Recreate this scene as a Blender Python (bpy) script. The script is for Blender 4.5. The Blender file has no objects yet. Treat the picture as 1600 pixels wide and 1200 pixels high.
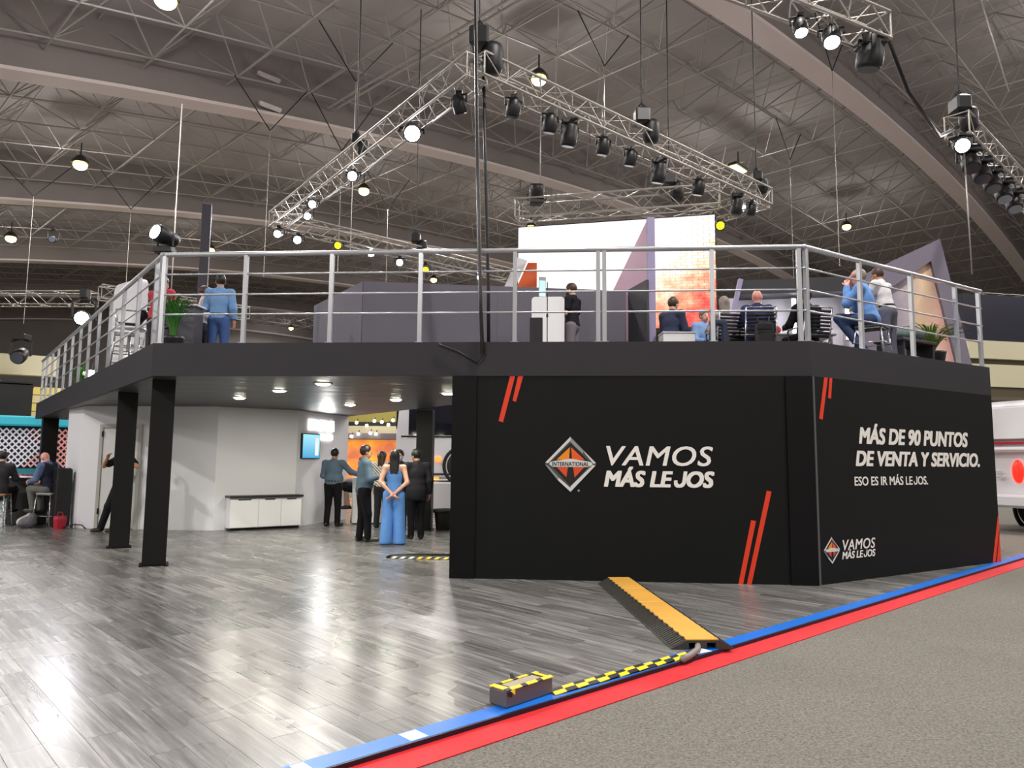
import bpy, math, random
import numpy as np
from mathutils import Matrix, Vector

random.seed(7)
SC = bpy.context.scene
COL = SC.collection
R_ = math.radians

# ------------------------------------------------------------------ camera
CAM_H = 1.46
PITCH, ROLL = 0.1048, 0.0085
cam = bpy.data.cameras.new('camera')
cam.sensor_width = 36.0
cam.lens = 36.0 * 1150.0 / 1600.0
cam.clip_end = 400
camo = bpy.data.objects.new('camera', cam)
COL.objects.link(camo)
_F = Vector((0, math.cos(PITCH), math.sin(PITCH)))
_U = Vector((0, -math.sin(PITCH), math.cos(PITCH)))
_X = Vector((1, 0, 0))
_c, _s = math.cos(ROLL), math.sin(ROLL)
_R2 = _X * _c + _U * _s
_U2 = _U * _c - _X * _s
camo.matrix_world = Matrix(((_R2.x, _U2.x, -_F.x, 0), (_R2.y, _U2.y, -_F.y, 0), (_R2.z, _U2.z, -_F.z, CAM_H), (0, 0, 0, 1)))
SC.camera = camo

# ------------------------------------------------------------------ world and exposure
world = bpy.data.worlds.new('hall_ambient')
SC.world = world
world.use_nodes = True
_bg = world.node_tree.nodes['Background']
_bg.inputs[0].default_value = (1.0, 0.96, 0.95, 1)
_bg.inputs[1].default_value = 0.28
vs = SC.view_settings
vs.view_transform = 'Standard'
vs.look = 'None'
vs.gamma = 1.0
vs.use_curve_mapping = False
vs.exposure = 0.40

# hall frame: HU runs along the roof beams, HN crosses them
HU = np.array([math.cos(R_(46)), math.sin(R_(46))])
HN = np.array([-HU[1], HU[0]])
def hall(s, n, z): return (float(s * HU[0] + n * HN[0]), float(s * HU[1] + n * HN[1]), float(z))
def beam_z(s): return 18.2 - (s - 50.3) ** 2 / 438.9

# most high bay lamps hang in rows midway between the roof beams (some rows lie behind the photographer)
BAY_LAMPS = [(6.96, 20.0), (9.25, 35.6), (22.9, 33.8), (20.05, 18.06), (37.2, 18.5), (52.8, 18.2), (42.8, 51.5), (47.2, 85.0),
             (8.0, 2.0), (22.0, 2.0), (37.0, 2.0), (52.0, 2.0), (-7.0, 2.0), (-7.0, 18.5), (8.0, -14.0), (22.0, -14.0), (37.0, -14.0), (-7.0, -14.0),
             (-12.0, 35.0), (-14.0, 9.0), (-16.0, 24.0), (22.0, 51.5), (10.0, 51.5), (37.0, 34.0), (52.0, 34.0), (60.0, 51.5)]  # second and third here are unseen, added to light the left fascia
LAMP_POWER = 950.0
WARM = (1.0, 0.955, 0.92)

# booth frame: E1 runs along the blue platform edge, E2 into the booth
E1 = np.array([math.cos(R_(42.5)), math.sin(R_(42.5))])
E2 = np.array([-E1[1], E1[0]])
def booth(a, b, z): return (float(a * E1[0] + b * E2[0]), float(a * E1[1] + b * E2[1]), float(z))

# ------------------------------------------------------------------ helpers
def lin(c):
    o = []
    for v in c[:3]:
        v = v / 255.0
        o.append(v / 12.92 if v <= 0.04045 else ((v + 0.055) / 1.055) ** 2.4)
    return (o[0], o[1], o[2], 1.0)

MATS = {}
def mat(name, rgb, rough=0.6, metal=0.0, spec=0.5, noise=None, bump=None, emit=None, coat=0.0):
    if name in MATS: return MATS[name]
    m = bpy.data.materials.new(name); m.use_nodes = True
    nt = m.node_tree; b = nt.nodes['Principled BSDF']
    b.inputs['Base Color'].default_value = lin(rgb)
    b.inputs['Roughness'].default_value = rough
    b.inputs['Metallic'].default_value = metal
    b.inputs['Specular IOR Level'].default_value = spec
    b.inputs['Coat Weight'].default_value = coat
    if emit:
        b.inputs['Emission Color'].default_value = lin(emit[0]); b.inputs['Emission Strength'].default_value = emit[1]
    if noise or bump:
        tc = nt.nodes.new('ShaderNodeTexCoord')
    if noise:
        sc, amt = noise[0], noise[1]
        n = nt.nodes.new('ShaderNodeTexNoise'); n.inputs['Scale'].default_value = sc; n.inputs['Detail'].default_value = 5
        nt.links.new(tc.outputs['Object'], n.inputs['Vector'])
        mx = nt.nodes.new('ShaderNodeMix'); mx.data_type = 'RGBA'
        c = lin(rgb)
        mx.inputs['A'].default_value = tuple(max(0, v * (1 - amt)) for v in c[:3]) + (1,)
        mx.inputs['B'].default_value = tuple(min(1, v * (1 + amt)) for v in c[:3]) + (1,)
        nt.links.new(n.outputs['Fac'], mx.inputs['Factor'])
        nt.links.new(mx.outputs['Result'], b.inputs['Base Color'])
    if bump:
        n2 = nt.nodes.new('ShaderNodeTexNoise'); n2.inputs['Scale'].default_value = bump[0]; n2.inputs['Detail'].default_value = 3
        nt.links.new(tc.outputs['Object'], n2.inputs['Vector'])
        bp = nt.nodes.new('ShaderNodeBump'); bp.inputs['Strength'].default_value = bump[1]; bp.inputs['Distance'].default_value = bump[2] if len(bump) > 2 else 0.02
        nt.links.new(n2.outputs['Fac'], bp.inputs['Height']); nt.links.new(bp.outputs['Normal'], b.inputs['Normal'])
    MATS[name] = m
    return m

def props(o, label=None, cat=None, group=None, kind=None):
    if label: o['label'] = label
    if cat: o['category'] = cat
    if group: o['group'] = group
    if kind: o['kind'] = kind
    return o

class MB:
    """collects faces of one mesh"""
    def __init__(s): s.v = []; s.f = []; s.m = []; s.mi = 0
    def add(s, vs_, fs_):
        o = len(s.v); s.v += [tuple(map(float, p)) for p in vs_]
        for f in fs_: s.f.append(tuple(i + o for i in f)); s.m.append(s.mi)
        return s
    def box(s, c, d, rz=0.0, M=None):
        x, y, z = d[0] / 2, d[1] / 2, d[2] / 2
        pts = [(-x, -y, -z), (x, -y, -z), (x, y, -z), (-x, y, -z), (-x, -y, z), (x, -y, z), (x, y, z), (-x, y, z)]
        ca, sa = math.cos(rz), math.sin(rz)
        if M is not None: pts = [tuple(M @ Vector(p)) for p in pts]
        else: pts = [(p[0] * ca - p[1] * sa, p[0] * sa + p[1] * ca, p[2]) for p in pts]
        pts = [(p[0] + c[0], p[1] + c[1], p[2] + c[2]) for p in pts]
        return s.add(pts, [(0, 3, 2, 1), (4, 5, 6, 7), (0, 1, 5, 4), (1, 2, 6, 5), (2, 3, 7, 6), (3, 0, 4, 7)])
    def rbox(s, c, d, r=0.01, rz=0.0):
        """box with chamfered edges"""
        x, y, z = d[0] / 2, d[1] / 2, d[2] / 2; r = min(r, x * .9, y * .9, z * .9)
        lv = [(-z, r), (-z + r, 0), (z - r, 0), (z, r)]; pts = []
        for zz, ins in lv:
            X, Y = x - ins, y - ins; q = r * .7
            pts += [(-X + q, -Y, zz), (X - q, -Y, zz), (X, -Y + q, zz), (X, Y - q, zz), (X - q, Y, zz), (-X + q, Y, zz), (-X, Y - q, zz), (-X, -Y + q, zz)]
        ca, sa = math.cos(rz), math.sin(rz)
        pts = [(p[0] * ca - p[1] * sa + c[0], p[0] * sa + p[1] * ca + c[1], p[2] + c[2]) for p in pts]
        fs = [tuple(range(7, -1, -1)), tuple(range(24, 32))]
        for k in range(3):
            for i in range(8): fs.append((k * 8 + i, k * 8 + (i + 1) % 8, k * 8 + 8 + (i + 1) % 8, k * 8 + 8 + i))
        return s.add(pts, fs)
    def prism(s, poly, z0, z1):
        n = len(poly)
        pts = [(p[0], p[1], z0) for p in poly] + [(p[0], p[1], z1) for p in poly]
        fs = [tuple(range(n - 1, -1, -1)), tuple(range(n, 2 * n))] + [(i, (i + 1) % n, n + (i + 1) % n, n + i) for i in range(n)]
        return s.add(pts, fs)
    def slab(s, pts, thick):
        """polygon pts (3-D, planar) extruded by vector thick"""
        n = len(pts); t = thick
        a = [tuple(p) for p in pts]; b = [(p[0] + t[0], p[1] + t[1], p[2] + t[2]) for p in pts]
        return s.add(a + b, [tuple(range(n - 1, -1, -1)), tuple(range(n, 2 * n))] + [(i, (i + 1) % n, n + (i + 1) % n, n + i) for i in range(n)])
    def tube(s, path, r, n=8, cap=True):
        P = [Vector(p) for p in path]; rs = r if isinstance(r, (list, tuple)) else [r] * len(P)
        vs_, fs_ = [], []; prev = None
        for i, p in enumerate(P):
            t = (P[min(i + 1, len(P) - 1)] - P[max(i - 1, 0)])
            t = t.normalized() if t.length > 1e-9 else Vector((0, 0, 1))
            if prev is None:
                a = t.cross(Vector((0, 0, 1)))
                if a.length < 1e-3: a = t.cross(Vector((0, 1, 0)))
            else: a = prev - t * prev.dot(t)
            a.normalize(); prev = a; b = t.cross(a)
            for k in range(n):
                an = 2 * math.pi * k / n
                vs_.append(p + (a * math.cos(an) + b * math.sin(an)) * rs[i])
        for i in range(len(P) - 1):
            for k in range(n): fs_.append((i * n + k, i * n + (k + 1) % n, (i + 1) * n + (k + 1) % n, (i + 1) * n + k))
        if cap: fs_ += [tuple(range(n - 1, -1, -1)), tuple(range((len(P) - 1) * n, len(P) * n))]
        return s.add(vs_, fs_)
    def lathe(s, prof, c=(0, 0, 0), n=16, M=None, cap=True):
        vs_, fs_ = [], []
        for r, z in prof:
            for k in range(n):
                an = 2 * math.pi * k / n; p = Vector((r * math.cos(an), r * math.sin(an), z))
                if M is not None: p = M @ p
                vs_.append((p[0] + c[0], p[1] + c[1], p[2] + c[2]))
        for i in range(len(prof) - 1):
            for k in range(n): fs_.append((i * n + k, i * n + (k + 1) % n, (i + 1) * n + (k + 1) % n, (i + 1) * n + k))
        if cap: fs_ += [tuple(range(n - 1, -1, -1)), tuple(range((len(prof) - 1) * n, len(prof) * n))]
        return s.add(vs_, fs_)
    def ball(s, c, r, nu=12, nv=8):
        rr = r if isinstance(r, (tuple, list)) else (r, r, r)
        prof = [(math.sin(math.pi * i / nv), -math.cos(math.pi * i / nv)) for i in range(nv + 1)]
        prof[0] = (1e-4, -1); prof[-1] = (1e-4, 1)
        return s.lathe(prof, c, nu, Matrix.Diagonal(rr))
    def bar(s, p, q, w, h, up=(0, 0, 1)):
        p, q = Vector(p), Vector(q); t = (q - p).normalized(); u = Vector(up)
        a = t.cross(u)
        if a.length < 1e-4: a = t.cross(Vector((0, 1, 0)))
        a.normalize(); b = a.cross(t); a = a * (w / 2); b = b * (h / 2)
        pts = [p - a - b, p + a - b, p + a + b, p - a + b, q - a - b, q + a - b, q + a + b, q - a + b]
        return s.add(pts, [(3, 2, 1, 0), (4, 5, 6, 7), (0, 1, 5, 4), (1, 2, 6, 5), (2, 3, 7, 6), (3, 0, 4, 7)])
    def build(s, name, mats, parent=None, smooth=False, world=False):
        """world=True: the vertices are world coordinates (root of parent is moved to identity)"""
        if not isinstance(mats, (list, tuple)): mats = [mats]
        me = bpy.data.meshes.new(name)
        v = s.v
        if world and parent is not None:
            r = parent
            while r.parent: r = r.parent
            inv = (Matrix.Translation(r.location) @ r.rotation_euler.to_matrix().to_4x4()).inverted()
            v = [tuple(inv @ Vector(p)) for p in v]
        me.from_pydata(v, [], s.f)
        for m in mats: me.materials.append(m)
        if len(mats) > 1: me.polygons.foreach_set('material_index', s.m)
        if smooth: me.polygons.foreach_set('use_smooth', [True] * len(me.polygons))
        me.update()
        o = bpy.data.objects.new(name, me); COL.objects.link(o)
        if parent is not None: o.parent = parent
        return o

def empty(name, loc=(0, 0, 0), rz=0.0, label=None, cat=None, group=None, kind=None):
    o = bpy.data.objects.new(name, None); COL.objects.link(o)
    o.location = loc; o.rotation_euler = (0, 0, rz); o.empty_display_size = 0.1
    return props(o, label, cat, group, kind)

def copy_tree(o, parent=None):
    c = o.copy(); COL.objects.link(c); c.parent = parent
    for ch in list(o.children): copy_tree(ch, c)
    return c

# unit stick: cylinder of radius 1 along +Z, length 1, shared by many pieces
_ST = {}
def stick_mesh(m, n=6):
    k = (m.name, n)
    if k not in _ST:
        b = MB(); b.lathe([(1, 0), (1, 1)], n=n)
        me = bpy.data.meshes.new('stick_' + m.name); me.from_pydata(b.v, [], b.f); me.materials.append(m)
        me.polygons.foreach_set('use_smooth', [len(p.vertices) == 4 for p in me.polygons]); me.update(); _ST[k] = me
    return _ST[k]
def stick(name, p, q, r, m, parent, n=6):
    """p, q in world coordinates; parent root without rotation"""
    o = bpy.data.objects.new(name, stick_mesh(m, n)); COL.objects.link(o)
    p, q = Vector(p), Vector(q)
    off = Vector((0, 0, 0))
    if parent is not None:
        o.parent = parent
        rt = parent
        while rt.parent: rt = rt.parent
        off = rt.location
    d = q - p; L = d.length
    rot = Vector((0, 0, 1)).rotation_difference(d.normalized()).to_matrix().to_4x4()
    o.matrix_basis = Matrix.Translation(p - off) @ rot @ Matrix.Diagonal((r, r, L, 1))
    return o

def lamp(name, kind, loc, power, color, parent=None, size=0.1, aim=None, spot=None, blend=0.3):
    l = bpy.data.lights.new(name, kind); l.energy = power; l.color = color
    if kind == 'AREA': l.size = size; l.shape = 'DISK'
    else: l.shadow_soft_size = size
    if spot: l.spot_size = spot; l.spot_blend = blend
    o = bpy.data.objects.new(name, l); COL.objects.link(o)
    off = Vector((0, 0, 0))
    if parent is not None:
        o.parent = parent; off = parent.location
    o.location = Vector(loc) - off
    if aim is not None:
        o.rotation_euler = (Vector(aim) - Vector(loc)).to_track_quat('-Z', 'Y').to_euler()
    return o

def aim_matrix(d):
    """rotation taking local -Z to direction d"""
    return Vector(d).to_track_quat('-Z', 'Y').to_matrix()
# ================================================================== THE HALL SHELL
m_web = mat('beam_grey', (150, 142, 140), 0.7, noise=(0.6, 0.10))
m_flange = mat('beam_flange', (236, 222, 221), 0.6, noise=(0.5, 0.05))  # paler than the web: light on the underside is put into the colour
m_strut = mat('galvanised_strut', (176, 170, 166), 0.6, 0.0)
m_strutdark = mat('black_rigging', (18, 18, 18), 0.5)
m_hallwall = mat('hall_wall_grey', (150, 144, 142), 0.8, noise=(0.3, 0.2))
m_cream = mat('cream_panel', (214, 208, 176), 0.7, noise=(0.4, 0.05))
m_navy = mat('navy_panel', (26, 26, 44), 0.6)

def carpet_mat():
    m = bpy.data.materials.new('grey_carpet'); m.use_nodes = True; nt = m.node_tree; b = nt.nodes['Principled BSDF']
    g = nt.nodes.new('ShaderNodeNewGeometry')
    n = nt.nodes.new('ShaderNodeTexNoise'); n.inputs['Scale'].default_value = 60; n.inputs['Detail'].default_value = 6; n.inputs['Roughness'].default_value = 0.8
    n2 = nt.nodes.new('ShaderNodeTexNoise'); n2.inputs['Scale'].default_value = 0.9; n2.inputs['Detail'].default_value = 4
    nt.links.new(g.outputs['Position'], n.inputs['Vector']); nt.links.new(g.outputs['Position'], n2.inputs['Vector'])
    cr = nt.nodes.new('ShaderNodeValToRGB'); e = cr.color_ramp.elements
    e[0].position = .32; e[0].color = lin((74, 72, 67)); e[1].position = .68; e[1].color = lin((148, 143, 134))
    nt.links.new(n.outputs['Fac'], cr.inputs['Fac'])
    mx = nt.nodes.new('ShaderNodeMix'); mx.data_type = 'RGBA'; mx.blend_type = 'MULTIPLY'; mx.inputs['Factor'].default_value = .5
    cr2 = nt.nodes.new('ShaderNodeValToRGB'); cr2.color_ramp.elements[0].color = (.7, .7, .68, 1); cr2.color_ramp.elements[1].color = (1.0, 1.0, 1.0, 1)
    nt.links.new(n2.outputs['Fac'], cr2.inputs['Fac'])
    nt.links.new(cr.outputs['Color'], mx.inputs['A']); nt.links.new(cr2.outputs['Color'], mx.inputs['B'])
    nt.links.new(mx.outputs['Result'], b.inputs['Base Color'])
    b.inputs['Roughness'].default_value = .95; b.inputs['Specular IOR Level'].default_value = .15
    bp = nt.nodes.new('ShaderNodeBump'); bp.inputs['Strength'].default_value = .5; bp.inputs['Distance'].default_value = .01
    nt.links.new(n.outputs['Fac'], bp.inputs['Height']); nt.links.new(bp.outputs['Normal'], b.inputs['Normal'])
    return m
m_carpet = carpet_mat()

def plank_mat():
    m = bpy.data.materials.new('grey_vinyl_plank'); m.use_nodes = True; nt = m.node_tree; b = nt.nodes['Principled BSDF']; L = nt.links.new
    def math_(op, a, bb=None):
        n = nt.nodes.new('ShaderNodeMath'); n.operation = op
        for i, x in enumerate((a, bb)):
            if x is None: continue
            if isinstance(x, (int, float)): n.inputs[i].default_value = x
            else: L(x, n.inputs[i])
        return n.outputs[0]
    g = nt.nodes.new('ShaderNodeNewGeometry')
    mp = nt.nodes.new('ShaderNodeMapping'); mp.inputs['Rotation'].default_value = (0, 0, -R_(42.5)); L(g.outputs['Position'], mp.inputs['Vector'])
    sx = nt.nodes.new('ShaderNodeSeparateXYZ'); L(mp.outputs[0], sx.inputs[0])
    a, bb = sx.outputs[0], sx.outputs[1]
    row = math_('FLOOR', math_('DIVIDE', a, 0.18))
    off = math_('MULTIPLY', math_('FRACT', math_('MULTIPLY', row, 0.381)), 1.2)
    col = math_('FLOOR', math_('DIVIDE', math_('ADD', bb, off), 1.2))
    cv = nt.nodes.new('ShaderNodeCombineXYZ'); L(row, cv.inputs[0]); L(col, cv.inputs[1])
    wn = nt.nodes.new('ShaderNodeTexWhiteNoise'); wn.noise_dimensions = '2D'; L(cv.outputs[0], wn.inputs['Vector'])
    gv = nt.nodes.new('ShaderNodeCombineXYZ'); L(math_('MULTIPLY', a, 26.0), gv.inputs[0]); L(math_('MULTIPLY', bb, 1.15), gv.inputs[1]); L(math_('MULTIPLY', wn.outputs['Value'], 40.0), gv.inputs[2])
    n = nt.nodes.new('ShaderNodeTexNoise'); n.inputs['Scale'].default_value = 1.0; n.inputs['Detail'].default_value = 6; n.inputs['Roughness'].default_value = .65; L(gv.outputs[0], n.inputs['Vector'])
    val = math_('ADD', math_('MULTIPLY', n.outputs['Fac'], 1.0), math_('MULTIPLY', math_('SUBTRACT', wn.outputs['Value'], 0.5), 0.16))
    cr = nt.nodes.new('ShaderNodeValToRGB'); e = cr.color_ramp.elements
    e[0].position = .33; e[0].color = lin((80, 79, 78)); e[1].position = .70; e[1].color = lin((150, 148, 145))
    e2 = cr.color_ramp.elements.new(.52); e2.color = lin((110, 109, 107))
    L(val, cr.inputs['Fac']); L(cr.outputs['Color'], b.inputs['Base Color'])
    # worn gloss: patchy roughness
    w = nt.nodes.new('ShaderNodeTexNoise'); w.inputs['Scale'].default_value = 1.3; w.inputs['Detail'].default_value = 2; L(mp.outputs[0], w.inputs['Vector'])
    mr = nt.nodes.new('ShaderNodeMapRange'); mr.inputs['To Min'].default_value = .20; mr.inputs['To Max'].default_value = .34; L(w.outputs['Fac'], mr.inputs['Value'])
    L(mr.outputs[0], b.inputs['Roughness']); b.inputs['Specular IOR Level'].default_value = .4
    # gentle unevenness stretches the reflections
    w2 = nt.nodes.new('ShaderNodeTexNoise'); w2.inputs['Scale'].default_value = 2.2; w2.inputs['Detail'].default_value = 2; L(mp.outputs[0], w2.inputs['Vector'])
    bp = nt.nodes.new('ShaderNodeBump'); bp.inputs['Strength'].default_value = .035; bp.inputs['Distance'].default_value = .02; L(w2.outputs['Fac'], bp.inputs['Height'])
    bp2 = nt.nodes.new('ShaderNodeBump'); bp2.inputs['Strength'].default_value = .12; bp2.inputs['Distance'].default_value = .002; L(n.outputs['Fac'], bp2.inputs['Height']); L(bp.outputs['Normal'], bp2.inputs['Normal'])
    L(bp2.outputs['Normal'], b.inputs['Normal'])
    return m
m_plank = plank_mat()
m_platform = mat('platform_core', (40, 40, 40), 0.8)

# carpeted hall ground
mb = MB(); mb.prism([hall(-60, -45, 0)[:2], hall(95, -45, 0)[:2], hall(95, 96, 0)[:2], hall(-60, 96, 0)[:2]], -0.12, -0.03)
props(mb.build('floor_carpet', m_carpet), kind='structure')

# raised platform with vinyl planks
PA0, PA1, PB0, PB1 = -17.0, 15.0, 3.30, 27.0
mb = MB(); mb.prism([booth(PA0, PB0, 0)[:2], booth(PA1, PB0, 0)[:2], booth(PA1, PB1, 0)[:2], booth(PA0, PB1, 0)[:2]], -0.03, -0.006)
floor = props(mb.build('floor', m_platform), kind='structure')
PW, PL, GAP = 0.18, 1.2, 0.0013
mb = MB()
mb.add([(-PW / 2 + GAP, GAP, 0), (PW / 2 - GAP, GAP, 0), (PW / 2 - GAP, PL - GAP, 0), (-PW / 2 + GAP, PL - GAP, 0),
        (-PW / 2, 0, -0.006), (PW / 2, 0, -0.006), (PW / 2, PL, -0.006), (-PW / 2, PL, -0.006)],
       [(0, 1, 2, 3), (4, 5, 1, 0), (5, 6, 2, 1), (6, 7, 3, 2), (7, 4, 0, 3)])
me_plank = bpy.data.meshes.new('plank'); me_plank.from_pydata(mb.v, [], mb.f); me_plank.materials.append(m_plank); me_plank.update()
whole, cut = [], []
for row in range(int(PA0 / PW), int(PA1 / PW)):
    off = ((row * 0.381) % 1.0) * PL
    c = math.floor((PB0 + off) / PL)
    while True:
        b0 = c * PL - off; c += 1
        if b0 >= PB1: break
        lo, hi = max(b0, PB0), min(b0 + PL, PB1)
        if hi - lo < .01: continue
        x, y, _ = booth((row + .5) * PW, (lo + hi) / 2, 0)
        seen = y > 2.8 and abs(x) < 0.72 * y + .3
        (whole if lo == b0 and hi == b0 + PL else cut).append((math.hypot(x, y) if seen else 999 + abs(x), row, lo, hi))
whole.sort()
ang = math.atan2(E2[1], E2[0]) - math.pi / 2
for d, row, lo, hi in whole[:300]:
    o = bpy.data.objects.new('plank', me_plank); COL.objects.link(o); o.parent = floor
    o.location = booth((row + .5) * PW, lo, 0); o.rotation_euler = (0, 0, ang)
mb = MB()
for d, row, lo, hi in whole[300:] + cut:
    a0, a1 = row * PW, (row + 1) * PW; g = GAP
    mb.add([booth(a0 + g, lo + g, 0), booth(a1 - g, lo + g, 0), booth(a1 - g, hi - g, 0), booth(a0 + g, hi - g, 0),
            booth(a0, lo, -.006), booth(a1, lo, -.006), booth(a1, hi, -.006), booth(a0, hi, -.006)],
           [(0, 1, 2, 3), (4, 5, 1, 0), (5, 6, 2, 1), (6, 7, 3, 2), (7, 4, 0, 3)])
props(mb.build('plank_field', m_plank, floor), kind='stuff')

# blue and red tape along the edge
m_blue = mat('blue_tape', (10, 104, 200), 0.4, noise=(3, .08))
m_bluelite = mat('worn_tape', (190, 205, 220), 0.4)
m_red = mat('red_tape', (196, 6, 20), 0.7, noise=(4, .1))
m_dark = mat('dark_lip', (16, 16, 34), 0.5)
def strip(a0, a1, b0, b1, z0, z1):
    return MB().prism([booth(a0, b0, 0)[:2], booth(a1, b0, 0)[:2], booth(a1, b1, 0)[:2], booth(a0, b1, 0)[:2]], z0, z1)
t = props(strip(-8, 14.8, 3.30, 3.44, 0.0004, 0.003).build('edge_tape', m_blue), 'bright blue tape along the edge of the grey plank platform', 'tape')
strip(1.72, 1.79, 3.32, 3.43, .003, .0036).build('worn_patch', m_bluelite, t)
strip(2.34, 2.45, 3.31, 3.43, .003, .0036).build('worn_patch', m_bluelite, t)
props(strip(-8, 14.8, 3.285, 3.30, -0.03, 0.002).build('trim_1', m_dark), kind='structure')
props(strip(-8, 14.8, 3.07, 3.285, -0.0299, -0.024).build('carpet_tape', m_red), 'wide red tape on the carpet beside the blue edge', 'tape')

# ------------------------------------------------------------------ roof
def roof_deck_mat():
    m = mat('roof_deck', (178, 171, 171), 0.85, noise=(0.35, 0.2)); return m
mb = MB()
ss = np.arange(-60, 92.1, 4.0)
for i in range(len(ss) - 1):
    s0, s1 = ss[i], ss[i + 1]; z0, z1 = beam_z(s0) + 2.6, beam_z(s1) + 2.6
    a, b = -45.0, 92.0
    mb.add([hall(s0, a, z0), hall(s1, a, z1), hall(s1, b, z1), hall(s0, b, z0), hall(s0, a, z0 + .2), hall(s1, a, z1 + .2), hall(s1, b, z1 + .2), hall(s0, b, z0 + .2)],
           [(0, 3, 2, 1), (4, 5, 6, 7), (0, 1, 5, 4), (2, 3, 7, 6)])
ceiling = props(mb.build('ceiling', roof_deck_mat()), kind='structure')

BEAMD = [10.94 + 16.03 * i for i in range(-3, 6)]
blabel = {0: 'wide curved roof beam sweeping down across the upper right corner', 1: 'long curved roof beam crossing behind the lighting truss from upper left',
          2: 'second curved roof beam, behind the yellow lamp at left', 3: 'third curved roof beam deep in the hall at left',
          4: 'fourth curved roof beam far back in the hall', 5: 'fifth curved roof beam, farthest back in the hall'}
for i, d in enumerate(BEAMD):
    k = i - 3
    if k < 0: continue
    r = empty('roof_beam', hall(20, d, beam_z(20)), 0, blabel[k], 'roof beam', 'curved roof beams')
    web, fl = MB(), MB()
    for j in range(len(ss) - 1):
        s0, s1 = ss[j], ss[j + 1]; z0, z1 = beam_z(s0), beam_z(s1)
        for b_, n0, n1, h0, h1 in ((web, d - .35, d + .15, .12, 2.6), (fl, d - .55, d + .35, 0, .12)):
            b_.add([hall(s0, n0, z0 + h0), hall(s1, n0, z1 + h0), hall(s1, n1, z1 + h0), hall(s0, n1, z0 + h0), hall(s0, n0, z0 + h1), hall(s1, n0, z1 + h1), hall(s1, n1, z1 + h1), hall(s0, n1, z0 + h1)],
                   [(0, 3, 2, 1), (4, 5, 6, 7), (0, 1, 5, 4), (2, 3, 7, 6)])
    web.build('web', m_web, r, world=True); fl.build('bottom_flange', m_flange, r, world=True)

# space frame between the beams: bottom grid, top grid, diagonals
struts = []
def seen(p):
    y = p[1]
    return y > 4 and abs(p[0]) < .78 * y + 1 and (p[2] - CAM_H) < y * .75 + 1
DS, DN = 3.0, 16.03 / 6
for j in range(-6, 30):
    for i in range(-16, 24):
        s, n = 23.64 + DS * i, 10.94 + DN * (j + .5)
        if n > 90: continue
        zb = lambda q: beam_z(q) + .9
        zt = lambda q: beam_z(q) + 2.35
        B0 = hall(s, n, zb(s)); T0 = hall(s + DS / 2, n + DN / 2, zt(s + DS / 2))
        L_ = [(B0, hall(s + DS, n, zb(s + DS)), .034), (B0, hall(s, n + DN, zb(s)), .034)]
        L_ += [(T0, hall(s + 1.5 * DS, n + DN / 2, zt(s + 1.5 * DS)), .024), (T0, hall(s + DS / 2, n + 1.5 * DN, zt(s + DS / 2)), .024)]
        for a, b in ((-.5, -.5), (.5, -.5), (-.5, .5), (.5, .5)):
            L_.append((B0, hall(s + a * DS, n + b * DN, zt(s + a * DS)), .027))
        for p, q, r in L_:
            if seen(p) or seen(q): struts.append((math.dist(p, (0, 0, CAM_H)), p, q, r))
struts.sort(key=lambda t: t[0])
for d, p, q, r in struts[:300]: stick('strut', p, q, r, m_strut, ceiling)
mb = MB()
for d, p, q, r in struts[300:]: mb.tube([p, q], r, 4, cap=False)
props(mb.build('strut_field', m_strut, ceiling), kind='stuff')

# double purlin crossing the bay, small fittings on the long beam
pu = empty('roof_purlin', hall(16.1, 18.5, beam_z(16.1) + .75), 0, 'pair of long pale steel tubes slanting across the roof above the left truss arm', 'purlin')
for o_ in (-.14, .14):
    stick('tube', hall(16.1 + o_, 11.2, beam_z(16.1) + .78), hall(16.1 + o_, 26.4, beam_z(16.1) + .78), .055, m_strut, pu, 8)
for n_ in np.arange(12.3, 26.5, 2.0): stick('tie', hall(15.96, n_, beam_z(16.1) + .78), hall(16.24, n_, beam_z(16.1) + .78), .03, m_strut, pu)
for s_, z_, l_ in ((13.3, 16.65, 'upper small pale fitting on the web of the long roof beam'), (13.4, 15.45, 'lower small pale fitting near the flange of the long roof beam')):
    q = empty('beam_fitting', hall(s_, 26.50, z_), R_(46), l_, 'light fitting', 'small fittings on the long beam')
    MB().rbox((0, -.02, 0), (.95, .16, .14), .02).build('tray', m_flange, q); MB().tube([(-.42, -.06, -.10), (.42, -.06, -.10)], .035, 8).build('tube', mat('unlit_tube', (226, 222, 216), .4), q)

# far end walls
def hbox(s0, s1, n0, n1, z0, z1): return MB().prism([hall(s0, n0, 0)[:2], hall(s1, n0, 0)[:2], hall(s1, n1, 0)[:2], hall(s0, n1, 0)[:2]], z0, z1)
props(hbox(-60, 92, 92, 92.5, -.03, 24).build('wall_back', m_hallwall), kind='structure')
props(hbox(91, 91.5, -45, 92, -.03, 22).build('wall_right', m_hallwall), kind='structure')
props(hbox(-60.5, -60, -45, 92, -.03, 22).build('wall_left', m_hallwall), kind='structure')

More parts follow.
